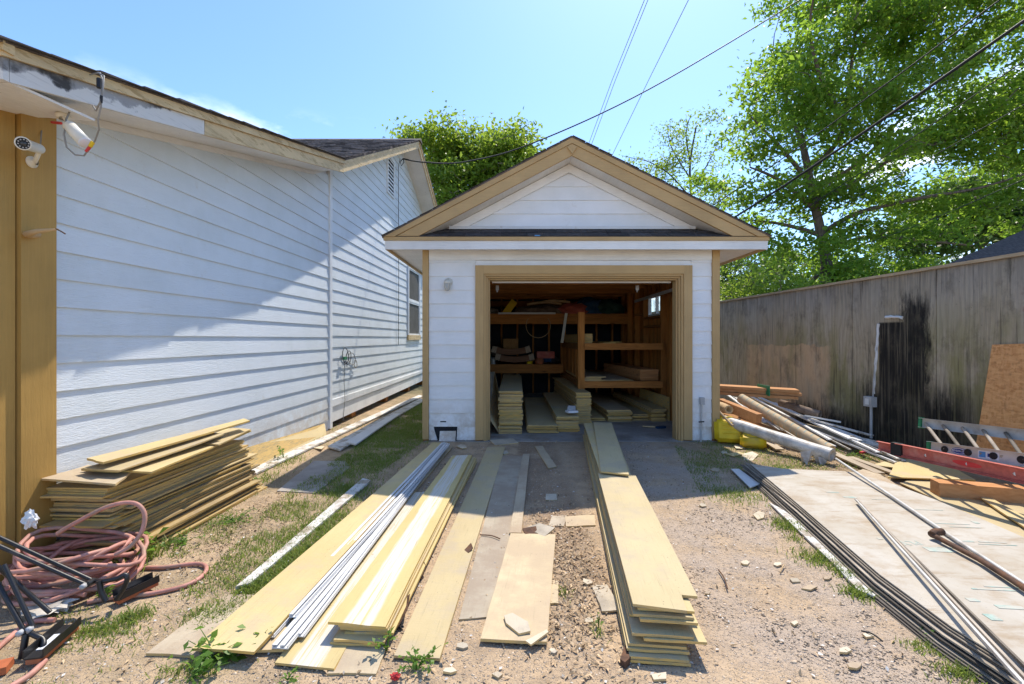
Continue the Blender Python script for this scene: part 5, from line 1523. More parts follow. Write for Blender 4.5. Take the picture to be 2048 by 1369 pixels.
# ------------------------------------------------------------------ garage front fittings
lamp = thing("wall_lamp", P(895, 570, 6.2), "white jelly jar lamp on the garage wall left of the doorway", "lamp")
q = P(897, 565, GY - .022)
MB().lathe(q, (0, -1, 0), [(0, .058), (.012, .055), (.018, .03), (.05, .028)], 16).build("base_plate", M['cam_white'], lamp)
q2 = P(895, 566, GY - .075)
MB().lathe(q2 + Vector((0, 0, .03)), (-.05, 0, -1), [(0, .0), (0, .042), (.035, .046), (.038, .044)], 16).build("socket", M['cam_white'], lamp)
M['frost'] = simple("frosted_glass", (.42, .42, .40), .25, .08, 8, .2, 60)
MB().lathe(q2 + Vector((0, 0, -.01)), (-.05, 0, -1), [(0, .038), (.05, .040), (.085, .034), (.10, .018), (.103, 0)], 16).build("glass_jar", M['frost'], lamp)
for k in range(6):
    t = 6.283 * k / 6
    c = q2 + Vector((math.cos(t) * .044, math.sin(t) * .044, -.005))
    MB().tube([c, c + Vector((0, 0, -.06)), c + Vector((-math.cos(t) * .025, -math.sin(t) * .025, -.105))], .003, 5).build("guard_wire", M['cam_white'], lamp)
out = thing("outlet_conduit", P(1403, 870, 6.2), "grey outlet box on a thin pipe right of the garage doorway", "conduit")
b = P(1405, 803, GY - .06)
MB().box((b.x - .028, GY - .07, b.z - .045), (b.x + .028, GY - .022, b.z + .05)).build("outlet_box", M['grey_metal'], out)
MB().tube([(b.x - .008, GY - .045, b.z - .04), (b.x - .014, GY - .05, .25), (b.x - .02, GY - .055, -.02)], .012, 8).build("pipe", M['grey_metal'], out)
MB().tube([(b.x - .05, GY - .06, .27), (b.x + .02, GY - .06, .275)], .010, 6).build("clamp", M['black_plastic'], out)
# dark tear in the lowest left board, with a lid of metal
MB().box((-.98, GY - .0215, .26), (-.90, GY - .0195, .275)).build("vent_slot", M['darkwall'], garage)
# blue tin patch on the pent roof
MB().obox((.33, OY - .01, EVZ + .017), (.07, .05, .012), rz=.1).build("tin_patch", M['skyblue_print'], garage)

# ------------------------------------------------------------------ house fittings
cam1 = thing("security_camera", P(60, 290, 2.62), "white bullet camera with round dark lens on the tan corner board", "camera")
c = P(48, 288, 2.50); c2 = P(78, 298, 2.66)
ax_ = (c - c2).normalized()
MB().lathe(c2, ax_, [(-.02, 0), (-.02, .022), (0, .028), ((c - c2).length, .030), ((c - c2).length + .012, .036), ((c - c2).length + .012, .030)], 18).build("camera_body", M['cam_white'], cam1)
MB().lathe(c + ax_ * .004, ax_, [(0, .031), (.002, .0)], 18).build("lens_face", M['black_plastic'], cam1)
MB().lathe(c + ax_ * .006, ax_, [(0, .015), (.004, .013), (.007, 0)], 14).build("lens", M['glass'], cam1)
for k in range(10):
    t = 6.283 * k / 10
    u = ax_.orthogonal().normalized(); w = ax_.cross(u)
    MB().lathe(c + ax_ * .0065 + u * .022 * math.cos(t) + w * .022 * math.sin(t), ax_, [(0, .004), (.0015, 0)], 6).build("infrared_lamp", M['grey_metal'], cam1)
m_ = Vector((XW(2.72) + .046, 2.72, c2.z - .055))
MB().lathe(m_, (1, 0, 0), [(0, .034), (.008, .034), (.012, .018), (.03, .016)], 14).build("mount", M['cam_white'], cam1)
MB().tube([m_ + Vector((.02, 0, .0)), c2 + Vector((0, 0, -.02)), c2], .012, 8).build("bracket", M['cam_white'], cam1)
MB().tube([P(80, 296, 2.70), P(83, 262, 2.78), P(74, 236, 2.80)], .004, 5).build("lead", M['cable_grey'], cam1)
cam2 = thing("security_camera", P(150, 270, 2.62), "white camera dangling by its wires under the loose soffit", "camera")
c = P(138, 252, 2.60); c2 = P(170, 286, 2.58)
ax_ = (c2 - c).normalized()
MB().lathe(c, ax_, [(0, 0), (0, .028), (.005, .033), ((c2 - c).length, .033), ((c2 - c).length, 0)], 16).build("camera_body", M['cam_white'], cam2)
MB().lathe(c2, ax_, [(0, .033), (.006, .030), (.002, .0)], 16).build("lens_face", M['pale_print'], cam2)
MB().lathe(P(126, 232, 2.66), (.2, -.2, -1), [(0, .0), (0, .036), (.012, .034), (.02, .02)], 14).build("mount", M['cam_white'], cam2)
MB().tube([P(128, 236, 2.64), P(136, 246, 2.61), c], .009, 8).build("bracket", M['cam_white'], cam2)
wire = [P(140, 222, 2.62), P(132, 240, 2.60), P(128, 270, 2.56), P(133, 295, 2.56), P(150, 310, 2.56), P(168, 312, 2.56), P(178, 298, 2.56)]
MB().tube(wire, .0045, 6).build("lead", M['cable_grey'], cam2)
MB().tube([P(172, 304, 2.56), P(180, 294, 2.56), P(187, 286, 2.56)], .008, 6).build("connector", M['red_bright'], cam2)
MB().tube([P(180, 294, 2.555), P(186, 284, 2.555)], .010, 6).build("connector", M['jerry'], cam2)
MB().tube([P(104, 245, 2.72), P(122, 247, 2.66)], .008, 6).build("connector", M['red_bright'], cam2)
w1 = [P(200, 146, 2.60), P(205, 160, 2.50), P(203, 190, 2.48), P(202, 215, 2.48), P(196, 240, 2.50), P(198, 260, 2.52), P(190, 282, 2.55), P(186, 288, 2.56)]
w2 = [P(180, 150, 2.62), P(196, 146, 2.55), P(208, 152, 2.50), P(206, 180, 2.48), P(200, 205, 2.47), P(192, 222, 2.5), P(186, 212, 2.56)]
wt = thing("hanging_wires", P(200, 160, 2.5), "grey and black wires hung over the peeling rake board", "wires")
for ww in (w1, w2): MB().tube(ww, .0042, 6).build("wire", M['cable_grey'], wt)
MB().tube([P(198, 158, 2.49), P(198, 176, 2.48)], .011, 6).build("tape", M['black_plastic'], wt)
MB().tube([P(203, 192, 2.475), P(202, 206, 2.475)], .007, 6).build("tape", M['black_plastic'], wt)
# whittled peg with a bent nail on the corner board
hk = thing("wooden_peg", P(75, 463, 2.68), "whittled wooden peg with a bent wire on the tan corner board", "peg")
x0 = XW(2.75) + .045
MB().tube([(x0 - .01, 2.76, P(64, 463, 2.68).z), (x0 + .04, 2.66, P(75, 464, 2.6).z), (x0 + .10, 2.66, P(98, 458, 2.6).z), P(116, 459, 2.62)], [.022, .020, .014, .005], 8).build("peg", M['cardboard'], hk)
MB().tube([P(112, 458, 2.62), P(122, 463, 2.6), P(130, 468, 2.58)], .004, 6).build("nail", M['rust'], hk)
# wire down the wall from the gable vent, and the coil of garden wire
def wpt(px, py, off=.05):
    k = (px - CX) / F
    Y = -(2.981 - off) / (k - .023)
    return Vector(((px - CX) / F * Y, Y, H - (py - HY) / F * Y))
MB().tube([wpt(800, 318, .06), wpt(797, 335, .05), wpt(797, 420, .045), wpt(797.5, 560, .045), wpt(797, 690, .045)], .007, 6).build("wall_cable", M['cable'], None, "thin black cable running down the siding from the gable vent", "cable")
gw_ = thing("wire_coil", wpt(692, 720, .05), "loose coil of dark green wire hung on the white siding", "wire coil")
for (cx, cy, a, b_, r) in ((691, 712, 6, 16, .2), (697, 716, 5, 14, -.3), (704, 718, 7, 12, .4), (711, 728, 3, 8, .2)):
    MB().tube([wpt(cx + a * math.cos(t * .52) + r * b_ * .3 * math.sin(t * .52), cy + b_ * math.sin(t * .52), .05 + .004 * (t % 3)) for t in range(13)], .006, 5).build("wire_loop", M['cable_grey'] if cx > 700 else M['cable'], gw_)
MB().tube([wpt(690, 722, .05), wpt(688, 760, .05), wpt(690, 800, .05), wpt(686, 842, .06)], .005, 5).build("wire_tail", M['cable_grey'], gw_)
MB().obox(wpt(690, 717, .07), (.03, .10, .05)).build("wire_spool", M['green_cap'], gw_)
# overhead lines
def cable(pts, r, label, mat='cable', n=6, group=None):
    return MB().tube(pts, r, n).build("overhead_cable", M[mat], None, label, "cable", group)
def smooth_path(ctrl, n=8):
    out = []
    for i in range(len(ctrl) - 1):
        p0 = ctrl[max(i - 1, 0)]; p1 = ctrl[i]; p2 = ctrl[i + 1]; p3 = ctrl[min(i + 2, len(ctrl) - 1)]
        for k in range(n):
            t = k / n
            out.append(.5 * ((2 * p1) + (p2 - p0) * t + (2 * p0 - 5 * p1 + 4 * p2 - p3) * t * t + (3 * p1 - p0 - 3 * p2 + p3) * t ** 3))
    out.append(ctrl[-1])
    return out
cable(smooth_path([P(806, 318, 10.4), P(850, 325, 10.5), P(930, 324, 10.8), P(1065, 287, 11.3), P(1300, 178, 12.0), P(1600, 0, 13), P(1760, -100, 13.5)]), .016, "black service cable rising from the house gable across the sky")
MB().tube([P(806, 318, 10.38), P(800, 324, 10.38), P(803, 332, 10.36), P(808, 325, 10.36), P(806, 318, 10.36)], .010, 6).build("cable_loop", M['cable'], bpy.data.objects["wall_cable"])
for (a, b) in (((1300, -10), (1168, 330)), ((1293, -10), (1162, 330))):
    cable([P(*a, 30), P((a[0] + b[0]) / 2 - 3, (a[1] + b[1]) / 2, 38), P(*b, 46)], .025, "thin high line crossing the sky as one of a close pair", 'cable_grey', 5, "pair of high lines")
cable([P(1382, -10, 28), P(1300, 155, 34), P(1215, 330, 42)], .025, "single thin high line crossing the sky right of the close pair", 'cable_grey', 5)
for k, (a, b, r, lab) in enumerate((((2080, 20), (1400, 478), .030, "thickest black cable sloping in front of the big tree"), ((2020, -15), (1400, 428), .014, "thin black cable sloping above the thickest one"), ((2080, 100), (1480, 498), .010, "thin cable sloping just below the thickest one"), ((2100, 180), (1560, 470), .008, "faint low wire crossing the right of the big tree"), ((2080, 345), (1690, 500), .008, "lowest faint wire above the neighbour roof"))):
    p, q = P(*a, 7.5), P(*b, 15.0)
    # straight in space with a little sag
    pts = [p + (q - p) * t - Vector((0, 0, .10 * math.sin(math.pi * t))) for t in (0, .2, .4, .6, .8, 1)]
    cable(pts, r, lab, 'cable')

# ------------------------------------------------------------------ left foreground: hose and ladder jacks
rh = random.Random(4)
path = []
cx, cy = -2.50, 2.62
turns = 12
for i in range(turns * 22):
    t = i / 22
    a = 6.283 * i / 22
    k = t / turns
    rx = .265 - .04 * math.sin(t * 2.1) + .025 * math.sin(t * 5.3); ry = .235 - .045 * math.cos(t * 1.7)
    z = .018 + .20 * k + .035 * math.sin(a * 1.0 + t) * (1 + k) + .012 * math.sin(3 * a + t)
    path.append(Vector((cx + rx * math.cos(a) + .04 * math.sin(t * 1.3), cy + ry * math.sin(a) + .03 * math.cos(t * 1.9), max(.014, z))))
loop = [P(115, 1068, 2.55), P(150, 1047, 2.56), P(215, 1014, 2.58), P(265, 1006, 2.60), P(288, 1025, 2.60), P(285, 1060, 2.58), P(262, 1092, 2.55), P(230, 1110, 2.52)]
tail = [Vector((cx + .25, cy - .12, .03)), G(270, 1140, .014), G(330, 1135, .014), G(390, 1128, .014), G(412, 1134, .014), G(405, 1152, .014), G(370, 1172, .014), G(300, 1188, .014), G(230, 1195, .014), G(175, 1205, .014)]
hose = thing("garden_hose", (cx, cy, 0), "pink garden hose heaped in loose coils beside the board pile", "hose")
MB().tube(path, .0118, 8).build("hose_coil", M['hose'], hose)
MB().tube(smooth_path(loop, 6), .0118, 8).build("hose_loop", M['hose'], hose)
MB().tube(smooth_path(tail, 6), .0118, 8).build("hose_tail", M['hose'], hose)
t2 = [P(-40, 1205, 2.2), P(10, 1180, 2.3), P(45, 1165, 2.4), P(110, 1180, 2.42), P(170, 1190, 2.4)]
MB().tube(smooth_path(t2, 6), .0118, 8).build("hose_tail", M['hose'], hose)
t3 = [G(-30, 1320, .014), G(20, 1275, .014), G(60, 1245, .014), G(110, 1240, .014)]
MB().tube(smooth_path(t3, 6), .0118, 8).build("hose_tail", M['hose'], hose)
t4 = [G(20, 1375, .014), G(60, 1350, .014), G(90, 1322, .014)]
MB().tube(smooth_path(t4, 6), .0118, 8).build("hose_tail", M['hose'], hose)
def ladder_jack(r1, r2, br, foot, tray, hook, label):
    t = thing("ladder_jack", foot[0], label, "ladder jack")
    for (a, b) in (r1, r2):
        MB().tube([a, b], .0098, 8).build("tube_rail", M['black_metal'], t)
    MB().tube([r1[1], r2[1]], .016, 8).build("cross_clamp", M['black_metal'], t)
    for p in (r1[1], r2[1]):
        MB().lathe(p + Vector((0, -.02, 0)), (0, 1, 0), [(-.006, 0), (-.006, .013), (.014, .013), (.014, 0)], 6).build("clamp_nut", M['grey_metal'], t)
    MB().tube(smooth_path(hook, 5), .0115, 8).build("bent_rod", M['black_metal'], t)
    MB().tube(foot, .013, 8).build("leg_rod", M['black_metal'], t)
    a, b = tray
    d = (b - a).normalized(); s = d.cross(Vector((0, 0, 1))).normalized()
    mb = MB(); mb.beam(a, b, .07, .006)
    mb.build("foot_plate", M['black_metal'], t)
    for k in (-1, 1):
        MB().beam(a + s * .036 * k + Vector((0, 0, .018)), b + s * .036 * k + Vector((0, 0, .018)), .005, .036).build("plate_flange", M['black_metal'], t)
    MB().beam(a + Vector((0, 0, -.014)), b + Vector((0, 0, -.014)), .055, .02).build("rubber_pad", M['orange'], t)
    c = (a + b) / 2 + Vector((0, 0, .0045))
    MB().beam(c - d * .06, c + d * .04, .05, .002).build("paper_label", M['pale_print'], t)
    return t
a1 = (P(-30, 1062, 2.30), P(186, 1162, 2.36)); a2 = (P(-30, 1080, 2.24), P(172, 1170, 2.30))
ladder_jack(a1, a2, None, [P(198, 1162, 2.33), P(203, 1185, 2.33), P(212, 1203, 2.33)], (G(232, 1198, .035), G(312, 1160, .05)),
            [P(186, 1162, 2.36), P(205, 1163, 2.34), P(232, 1158, 2.34), P(250, 1150, 2.36), P(254, 1160, 2.36), P(246, 1180, 2.36), P(232, 1200, 2.36)], "black steel ladder jack lying across the pink hose")
b1 = (P(-20, 1140, 2.06), P(48, 1262, 2.02)); b2 = (P(8, 1130, 2.08), P(66, 1255, 2.04))
ladder_jack(b1, b2, None, [P(52, 1268, 2.02), P(46, 1305, 2.0), P(38, 1338, 2.0)], (G(66, 1318, .04), G(144, 1250, .05)),
            [P(52, 1262, 2.03), P(72, 1272, 2.02), P(86, 1280, 2.02), P(84, 1296, 2.0), P(62, 1302, 2.0)], "black steel ladder jack standing nearest the left bottom corner")
MB().tube([P(-20, 1120, 2.15), P(60, 1190, 2.25), P(100, 1225, 2.25)], .011, 8).build("steel_rod", M['black_metal'], None, "loose black rod between the two ladder jacks", "rod")
MB().obox(G(4, 1335, .02), (.05, .07, .03), rz=.5).build("brick", M['orange'], None, "broken orange brick at the left bottom corner", "brick")
MB().obox(G(-34, 1300, .02), (.08, .06, .03), rz=.2).build("brick", M['orange'], None, "second orange brick half out of the left frame edge", "brick")
# crumpled bits of white rubbish
def crumple(px, py, w, h, mat, label, name="plastic_bag", Y=None, n=16, cat="bag"):
    rr = random.Random(px)
    bm = bmesh.new(); bmesh.ops.create_icosphere(bm, subdivisions=3, radius=1)
    for v in bm.verts: v.co *= .75 + .5 * mnoise.noise(v.co * 2.5 + Vector((px, 0, 0))) + rr.uniform(-.12, .12)
    base = G(px, py, 0) if Y is None else P(px, py, Y)
    for v in bm.verts: v.co = Vector((v.co.x * w / 2, v.co.y * w / 3, v.co.z * h / 2))
    me = bpy.data.meshes.new(name); bm.to_mesh(me); bm.free(); me.materials.append(M[mat])
    o = bpy.data.objects.new(name, me); o.location = base + Vector((0, 0, h / 2 * (1 if Y is None else 0))); COL.objects.link(o)
    return tag(o, label, cat)
crumple(60, 1040, .09, .13, 'white_strip', "crumpled clear plastic bag at the foot of the tan corner", Y=2.5)
crumple(97, 1222, .30, .06, 'roll_white', "grey crumpled plastic under the black ladder jacks", cat="wrapping", name="plastic_wrap")
crumple(790, 1362, .05, .035, 'red_bright', "red plastic scrap at the bottom of the drive", "plastic_scrap", cat="scrap")
crumple(1000, 1270, .03, .02, 'skyblue_print', "small blue bottle top in front of the short dusty board", "blue_lid", cat="cap")
crumple(799, 1258, .05, .02, 'black_plastic', "black rubber ring beside the striped pile", "rubber_ring", cat="ring")
# concrete slab scrap in the shade on the left
MB().prism([G(*q, .008) for q in ((554, 982), (630, 986), (700, 935), (690, 922), (628, 922))], (0, 0, -.02)).build("concrete_slab", M['concrete'], None, "flat grey paving slab in the grass left of the drive", "slab")

# ------------------------------------------------------------------ inside the garage
rack = thing("storage_rack", (1.9, 8.1, 0), "rough orange timber rack with two shelves at the right of the garage", "rack")
ry0, ry1, rx0, rx1 = 8.05, 10.9, 1.17, 2.68
MB().box((rx0, ry0, .30), (rx0 + .115, ry0 + .09, 1.87)).build("post", M['studwood'], rack)
MB().box((rx0, ry1, .0), (rx0 + .1, ry1 + .09, 1.35)).build("post", M['studwood'], rack)
for z in (1.205, .53):
    MB().box((rx0 + .116, ry0 + .01, z), (rx1, ry0 + .05, z + .115)).build("shelf_beam", M['studwood_x'], rack)
    MB().box((rx0 + .02, ry0 + .091, z), (rx0 + .06, ry1, z + .11)).build("side_rail", M['studwood_y'], rack)
    y = ry0 + .055
    while y < ry1:
        MB().box((rx0 + .061, y, z + .085), (rx1, y + .28, z + .112)).build("shelf_board", M['studwood_x'], rack)
        y += .30
y = ry0 + .12
while y < ry1 - .1:
    MB().box((rx0 + .062, y, .35), (rx0 + .08, y + .16, 1.2)).build("side_board", M['studwood'], rack)
    y += rs.choice((.18, .2, .26))
shelf1 = thing("wall_shelf", (.7, 10.6, 1.9), "long dark upper shelf across the back of the garage", "shelf")
MB().box((GX0 + .03, 10.5, 1.74), (GX1 - .15, 10.55, 1.98)).build("shelf_beam", M['studwood_x'], shelf1)
MB().box((GX0 + .03, 10.551, 1.93), (GX1 - .15, GB - .14, 1.955)).build("shelf_board", M['studwood_y'], shelf1)
shelf2 = thing("wall_shelf", (-.2, 10.6, .7), "lower dark shelf at the left back of the garage", "shelf")
MB().box((GX0 + .03, 10.3, .62), (1.16, 10.35, .82)).build("shelf_beam", M['studwood_x'], shelf2)
MB().box((GX0 + .03, 10.351, .785), (1.16, GB - .14, .81)).build("shelf_board", M['studwood_y'], shelf2)
# boards on the rack
stack((1.36, 8.25, 1.32), (1.30, 10.3, 1.32), .20, 10, .016, 1.318, lambda i, r: 'yellow', "yellow board stacked beside the post on the upper shelf of the rack", "boards on the upper rack shelf", 81, .006, .012)
stack((1.85, 8.15, 1.32), (1.75, 10.3, 1.32), .22, 2, .012, 1.318, lambda i, r: 'yellow_clean', "thin yellow board lying flat along the upper rack shelf", "flat boards on the upper rack shelf", 82, .05, .02)
stack((1.46, 8.15, .645), (1.42, 10.2, .645), .36, 4, .018, .643, lambda i, r: 'dusty', "dusty board at the left of the lower rack shelf", "dusty boards on the lower rack shelf", 83, .02, .03)
stack((1.95, 8.12, .645), (1.90, 10.2, .645), .55, 2, .012, .643, lambda i, r: 'grey_board', "wide grey board in the middle of the lower rack shelf", "grey boards on the lower rack shelf", 84, .03, .03)
stack((2.48, 8.2, .645), (2.25, 10.4, .645), .34, 5, .04, .643, lambda i, r: 'lumber', "orange plank at the right of the lower rack shelf", "orange planks on the lower rack shelf", 85, .015, .03)
# white packet on the middle stack
pk = P(1143, 826, 6.9)
MB().obox((.905, 6.90, .30), (.16, .12, .03), rz=.3).build("packet", M['pale_print'], None, "white and blue packet on the middle board stack", "packet")
MB().obox((.91, 6.95, .335), (.12, .10, .03), rz=-.2, rx=.5).build("packet", M['grey_metal'], None, "open grey leaflet lying over the white packet", "leaflet")
# bent mouldings on the lower shelf
M['brown_moulding'] = wood_mat("brown_moulding", (.16, .08, .045), (.24, .125, .07), 'X', 1, rand=.1, knots=False)
M['sawn_end'] = simple("sawn_ends", (.42, .32, .22), .8, .2, 12, .3, 60)
for k, (cx_, zz) in enumerate(((-.02, 1.10), (.06, .93))):
    t = thing("curved_moulding", (cx_, 10.45, zz), ("upper of two curved brown mouldings with pale ends on the lower shelf", "lower of two curved brown mouldings with pale ends on the lower shelf")[k], "moulding")
    pts = []
    for i in range(9):
        u = (i / 8 - .5) * .95
        pts.append(Vector((cx_ + u * .92, 10.45, zz + u * u * .32)))
    mb = MB()
    for i in range(1, 7): mb.beam(pts[i], pts[i + 1], .30, .13, (0, 0, 1))
    mb.build("curved_body", M['brown_moulding'], t)
    for (i, j) in ((0, 1), (7, 8)):
        for q in range(4):
            a = pts[i] + (pts[j] - pts[i]) * (q / 4); b = pts[i] + (pts[j] - pts[i]) * ((q + .9) / 4)
            MB().beam(a, b, .31, .135 + .012 * (q % 2), (0, 0, 1)).build("end_block", M['sawn_end'], t)
MB().obox((-.05, 10.9, 1.27), (.36, .3, .26), rz=.15).build("cardboard_box", M['ply_under'], None, "brown box behind the curved mouldings on the lower shelf", "box")
MB().obox((.78, 10.8, 1.02), (.42, .25, .16), rz=.1).build("toolbox", M['red_glass'], None, "dull red toolbox at the right of the lower shelf", "toolbox")
o = MB(); o.lathe((.62, 10.5, .87), (.5, -1, 0), [(-.1, 0), (-.1, .08), (.08, .09), (.10, .05), (.10, 0)], 14)
o.build("reel", M['orange'], None, "orange reel below the red toolbox on the lower shelf", "reel")
MB().lathe((.40, 10.42, .83), (0, 0, 1), [(0, .07), (.05, .07), (.055, .06), (.055, 0)], 14).build("tape_roll", M['jerry'], None, "yellow tape roll on the front edge of the lower shelf", "tape")
MB().lathe((.36, 10.5, .82), (0, 0, 1), [(0, .03), (.13, .03), (.15, .012), (.19, .012), (.19, 0)], 10).build("bottle", M['pale_print'], None, "small pale bottle beside the curved mouldings", "bottle")
MB().lathe((-.43, 10.45, .82), (0, 0, 1), [(0, .05), (.12, .05), (.15, .045), (.15, 0)], 12).build("jar", M['frost'], None, "glass jar at the left end of the lower shelf", "jar")
# clutter on the upper shelf
MB().beam((-.32, 10.48, 1.985), (1.0, 10.48, 1.985), .10, .04).build("white_batten", M['white_strip'], None, "white batten along the front of the upper shelf", "batten")
MB().beam((1.23, 10.3, 1.98), (1.13, 10.3, 1.31), .06, .02, (0, 1, 0)).build("spirit_level", M['cam_white'], None, "white slat standing between the upper shelf and rack", "slat")
def lump(c, s, mat, label, name, cat, seed, sub=3):
    rr = random.Random(seed)
    bm = bmesh.new(); bmesh.ops.create_icosphere(bm, subdivisions=sub, radius=1)
    for v in bm.verts:
        k = 1 + .35 * mnoise.noise(v.co * 2.2 + Vector((seed, 0, 0)))
        z = v.co.z * s[2] * k
        v.co = Vector((v.co.x * s[0] * k, v.co.y * s[1] * k, max(-.35 * s[2], z)))
    me = bpy.data.meshes.new(name); bm.to_mesh(me); bm.free(); me.materials.append(M[mat])
    o = bpy.data.objects.new(name, me); o.location = c; COL.objects.link(o)
    return tag(o, label, cat)
M['blue_tarp'] = simple("blue_tarp", (.02, .07, .16), .5, .3, 8, .5, 20)
M['green_tarp'] = simple("green_tarp", (.025, .07, .06), .6, .3, 8, .5, 20)
lump((1.55, 10.8, 2.03), (.45, .3, .24), 'red_glass', "folded dull red tarp on the upper shelf", "tarp", "tarp", 1)
lump((1.85, 10.85, 2.06), (.42, .3, .30), 'blue_tarp', "blue tarp bundle on the upper shelf right of the red one", "tarp", "tarp", 2)
lump((2.25, 10.8, 2.05), (.40, .3, .28), 'green_tarp', "dark green bundle at the right end of the upper shelf", "tarp", "bundle", 3)
lump((-.55, 10.8, 2.0), (.25, .25, .14), 'cable_grey', "grey crumpled bundle at the left end of the upper shelf", "bundle", "bundle", 4)
lump((.75, 10.9, 2.0), (.75, .3, .20), 'carpet_brown', "dark tangled ropes heaped in the middle of the upper shelf", "rope_heap", "ropes", 5)
MB().beam((-.16, 10.6, 1.98), (.06, 10.65, 2.28), .16, .05, (0, 1, 0)).build("yellow_bracket", M['jerry'], None, "slanted yellow piece on the upper shelf above the white batten", "bracket")
for k, (x0_, x1_, z_) in enumerate(((.35, 1.15, 2.20), (.60, 1.35, 2.24))):
    MB().tube(smooth_path([Vector((x0_, 10.65, z_)), Vector(((x0_ + x1_) / 2, 10.6, z_ + .05)), Vector((x1_, 10.66, z_ + .02))], 5), .03, 6).build("tan_pole", M['cardboard'], None, ("lower tan pole lying over the ropes on the upper shelf", "upper tan pole lying over the ropes on the upper shelf")[k], "pole")
lp = [Vector((.60 + .28 * math.sin(t * .314), 10.40, 1.70 - .28 * math.cos(t * .314) - (0.0))) for t in range(-7, 8)]
MB().tube(lp, .008, 6).build("rope_loop", M['cardboard'], None, "thin rope loop hanging below the upper shelf", "rope")
for k, (x_, z_) in enumerate(((-.75, .98), (-.60, .92), (.85, .90), (1.0, .88), (-.35, 1.05))):
    lump((x_, 10.85, z_), (.16, .16, .16), ('carpet_brown', 'green_tarp', 'blue_tarp', 'black_plastic', 'carpet_brown')[k], "dark unclear clutter at the back of the lower shelf", "clutter", "clutter", 20 + k, 2)["group"] = "dark clutter on the lower shelf"
MB().obox((2.32, 7.1, .02), (.16, .06, .03), rz=.4).build("shoe", M['blue_tarp'], None, "blue scrap on the garage floor near the right jamb", "scrap")
MB().obox((2.18, 7.2, .015), (.22, .08, .015), rz=-.3).build("wood_scrap", M['scrap'], None, "pale wood scrap on the garage floor near the right jamb", "board scrap")

# ------------------------------------------------------------------ neighbour's roof over the fence
nh = thing("neighbor_house", (11, 13, 0), "dark shingle roof of a neighbouring house over the fence", "house")
a = P(1880, 540, 11.5); ap = P(2150, 418, 15.0)
MB().prism([a, Vector((ap.x + 3, a.y, a.z)), Vector((ap.x + 3, ap.y, ap.z)), Vector((ap.x, ap.y, ap.z))], (0, 0, .06)).build("roof", M['shingle_part'], nh)
MB().prism([a + Vector((.2, .3, -.05)), Vector((ap.x + 3, a.y + .3, a.z - .05)), Vector((ap.x + 3, a.y + .3, 0)), Vector((a.x + .2, a.y + .3, 0))], (0, 5, 0)).build("wall", M['siding_x'], nh)
# ------------------------------------------------------------------ trees
def rand_rot(rng, n, up=.35):
    "random orthonormal frames whose normal leans upwards"
    nrm = rng.normal(size=(n, 3)); nrm[:, 2] = np.abs(nrm[:, 2]) + up
    nrm /= np.linalg.norm(nrm, axis=1, keepdims=True)
    t = rng.normal(size=(n, 3)); t -= nrm * (t * nrm).sum(1, keepdims=True)
    t /= np.linalg.norm(t, axis=1, keepdims=True)
    return nrm, t, np.cross(nrm, t)

def leaves(rng, centers, size, aspect=.5, up=.35, curl=.25):
    n = len(centers)
    nrm, t, b = rand_rot(rng, n, up)
    s = (size * rng.uniform(.6, 1.35, n))[:, None]
    c = np.asarray(centers)
    v = np.stack([c - t * s * .5, c - b * s * aspect * .5 + nrm * s * .06, c + t * s * .5 - nrm * s * curl, c + b * s * aspect * .5 + nrm * s * .06], 1).reshape(-1, 3)
    f = np.arange(4 * n).reshape(n, 4)
    return v, f

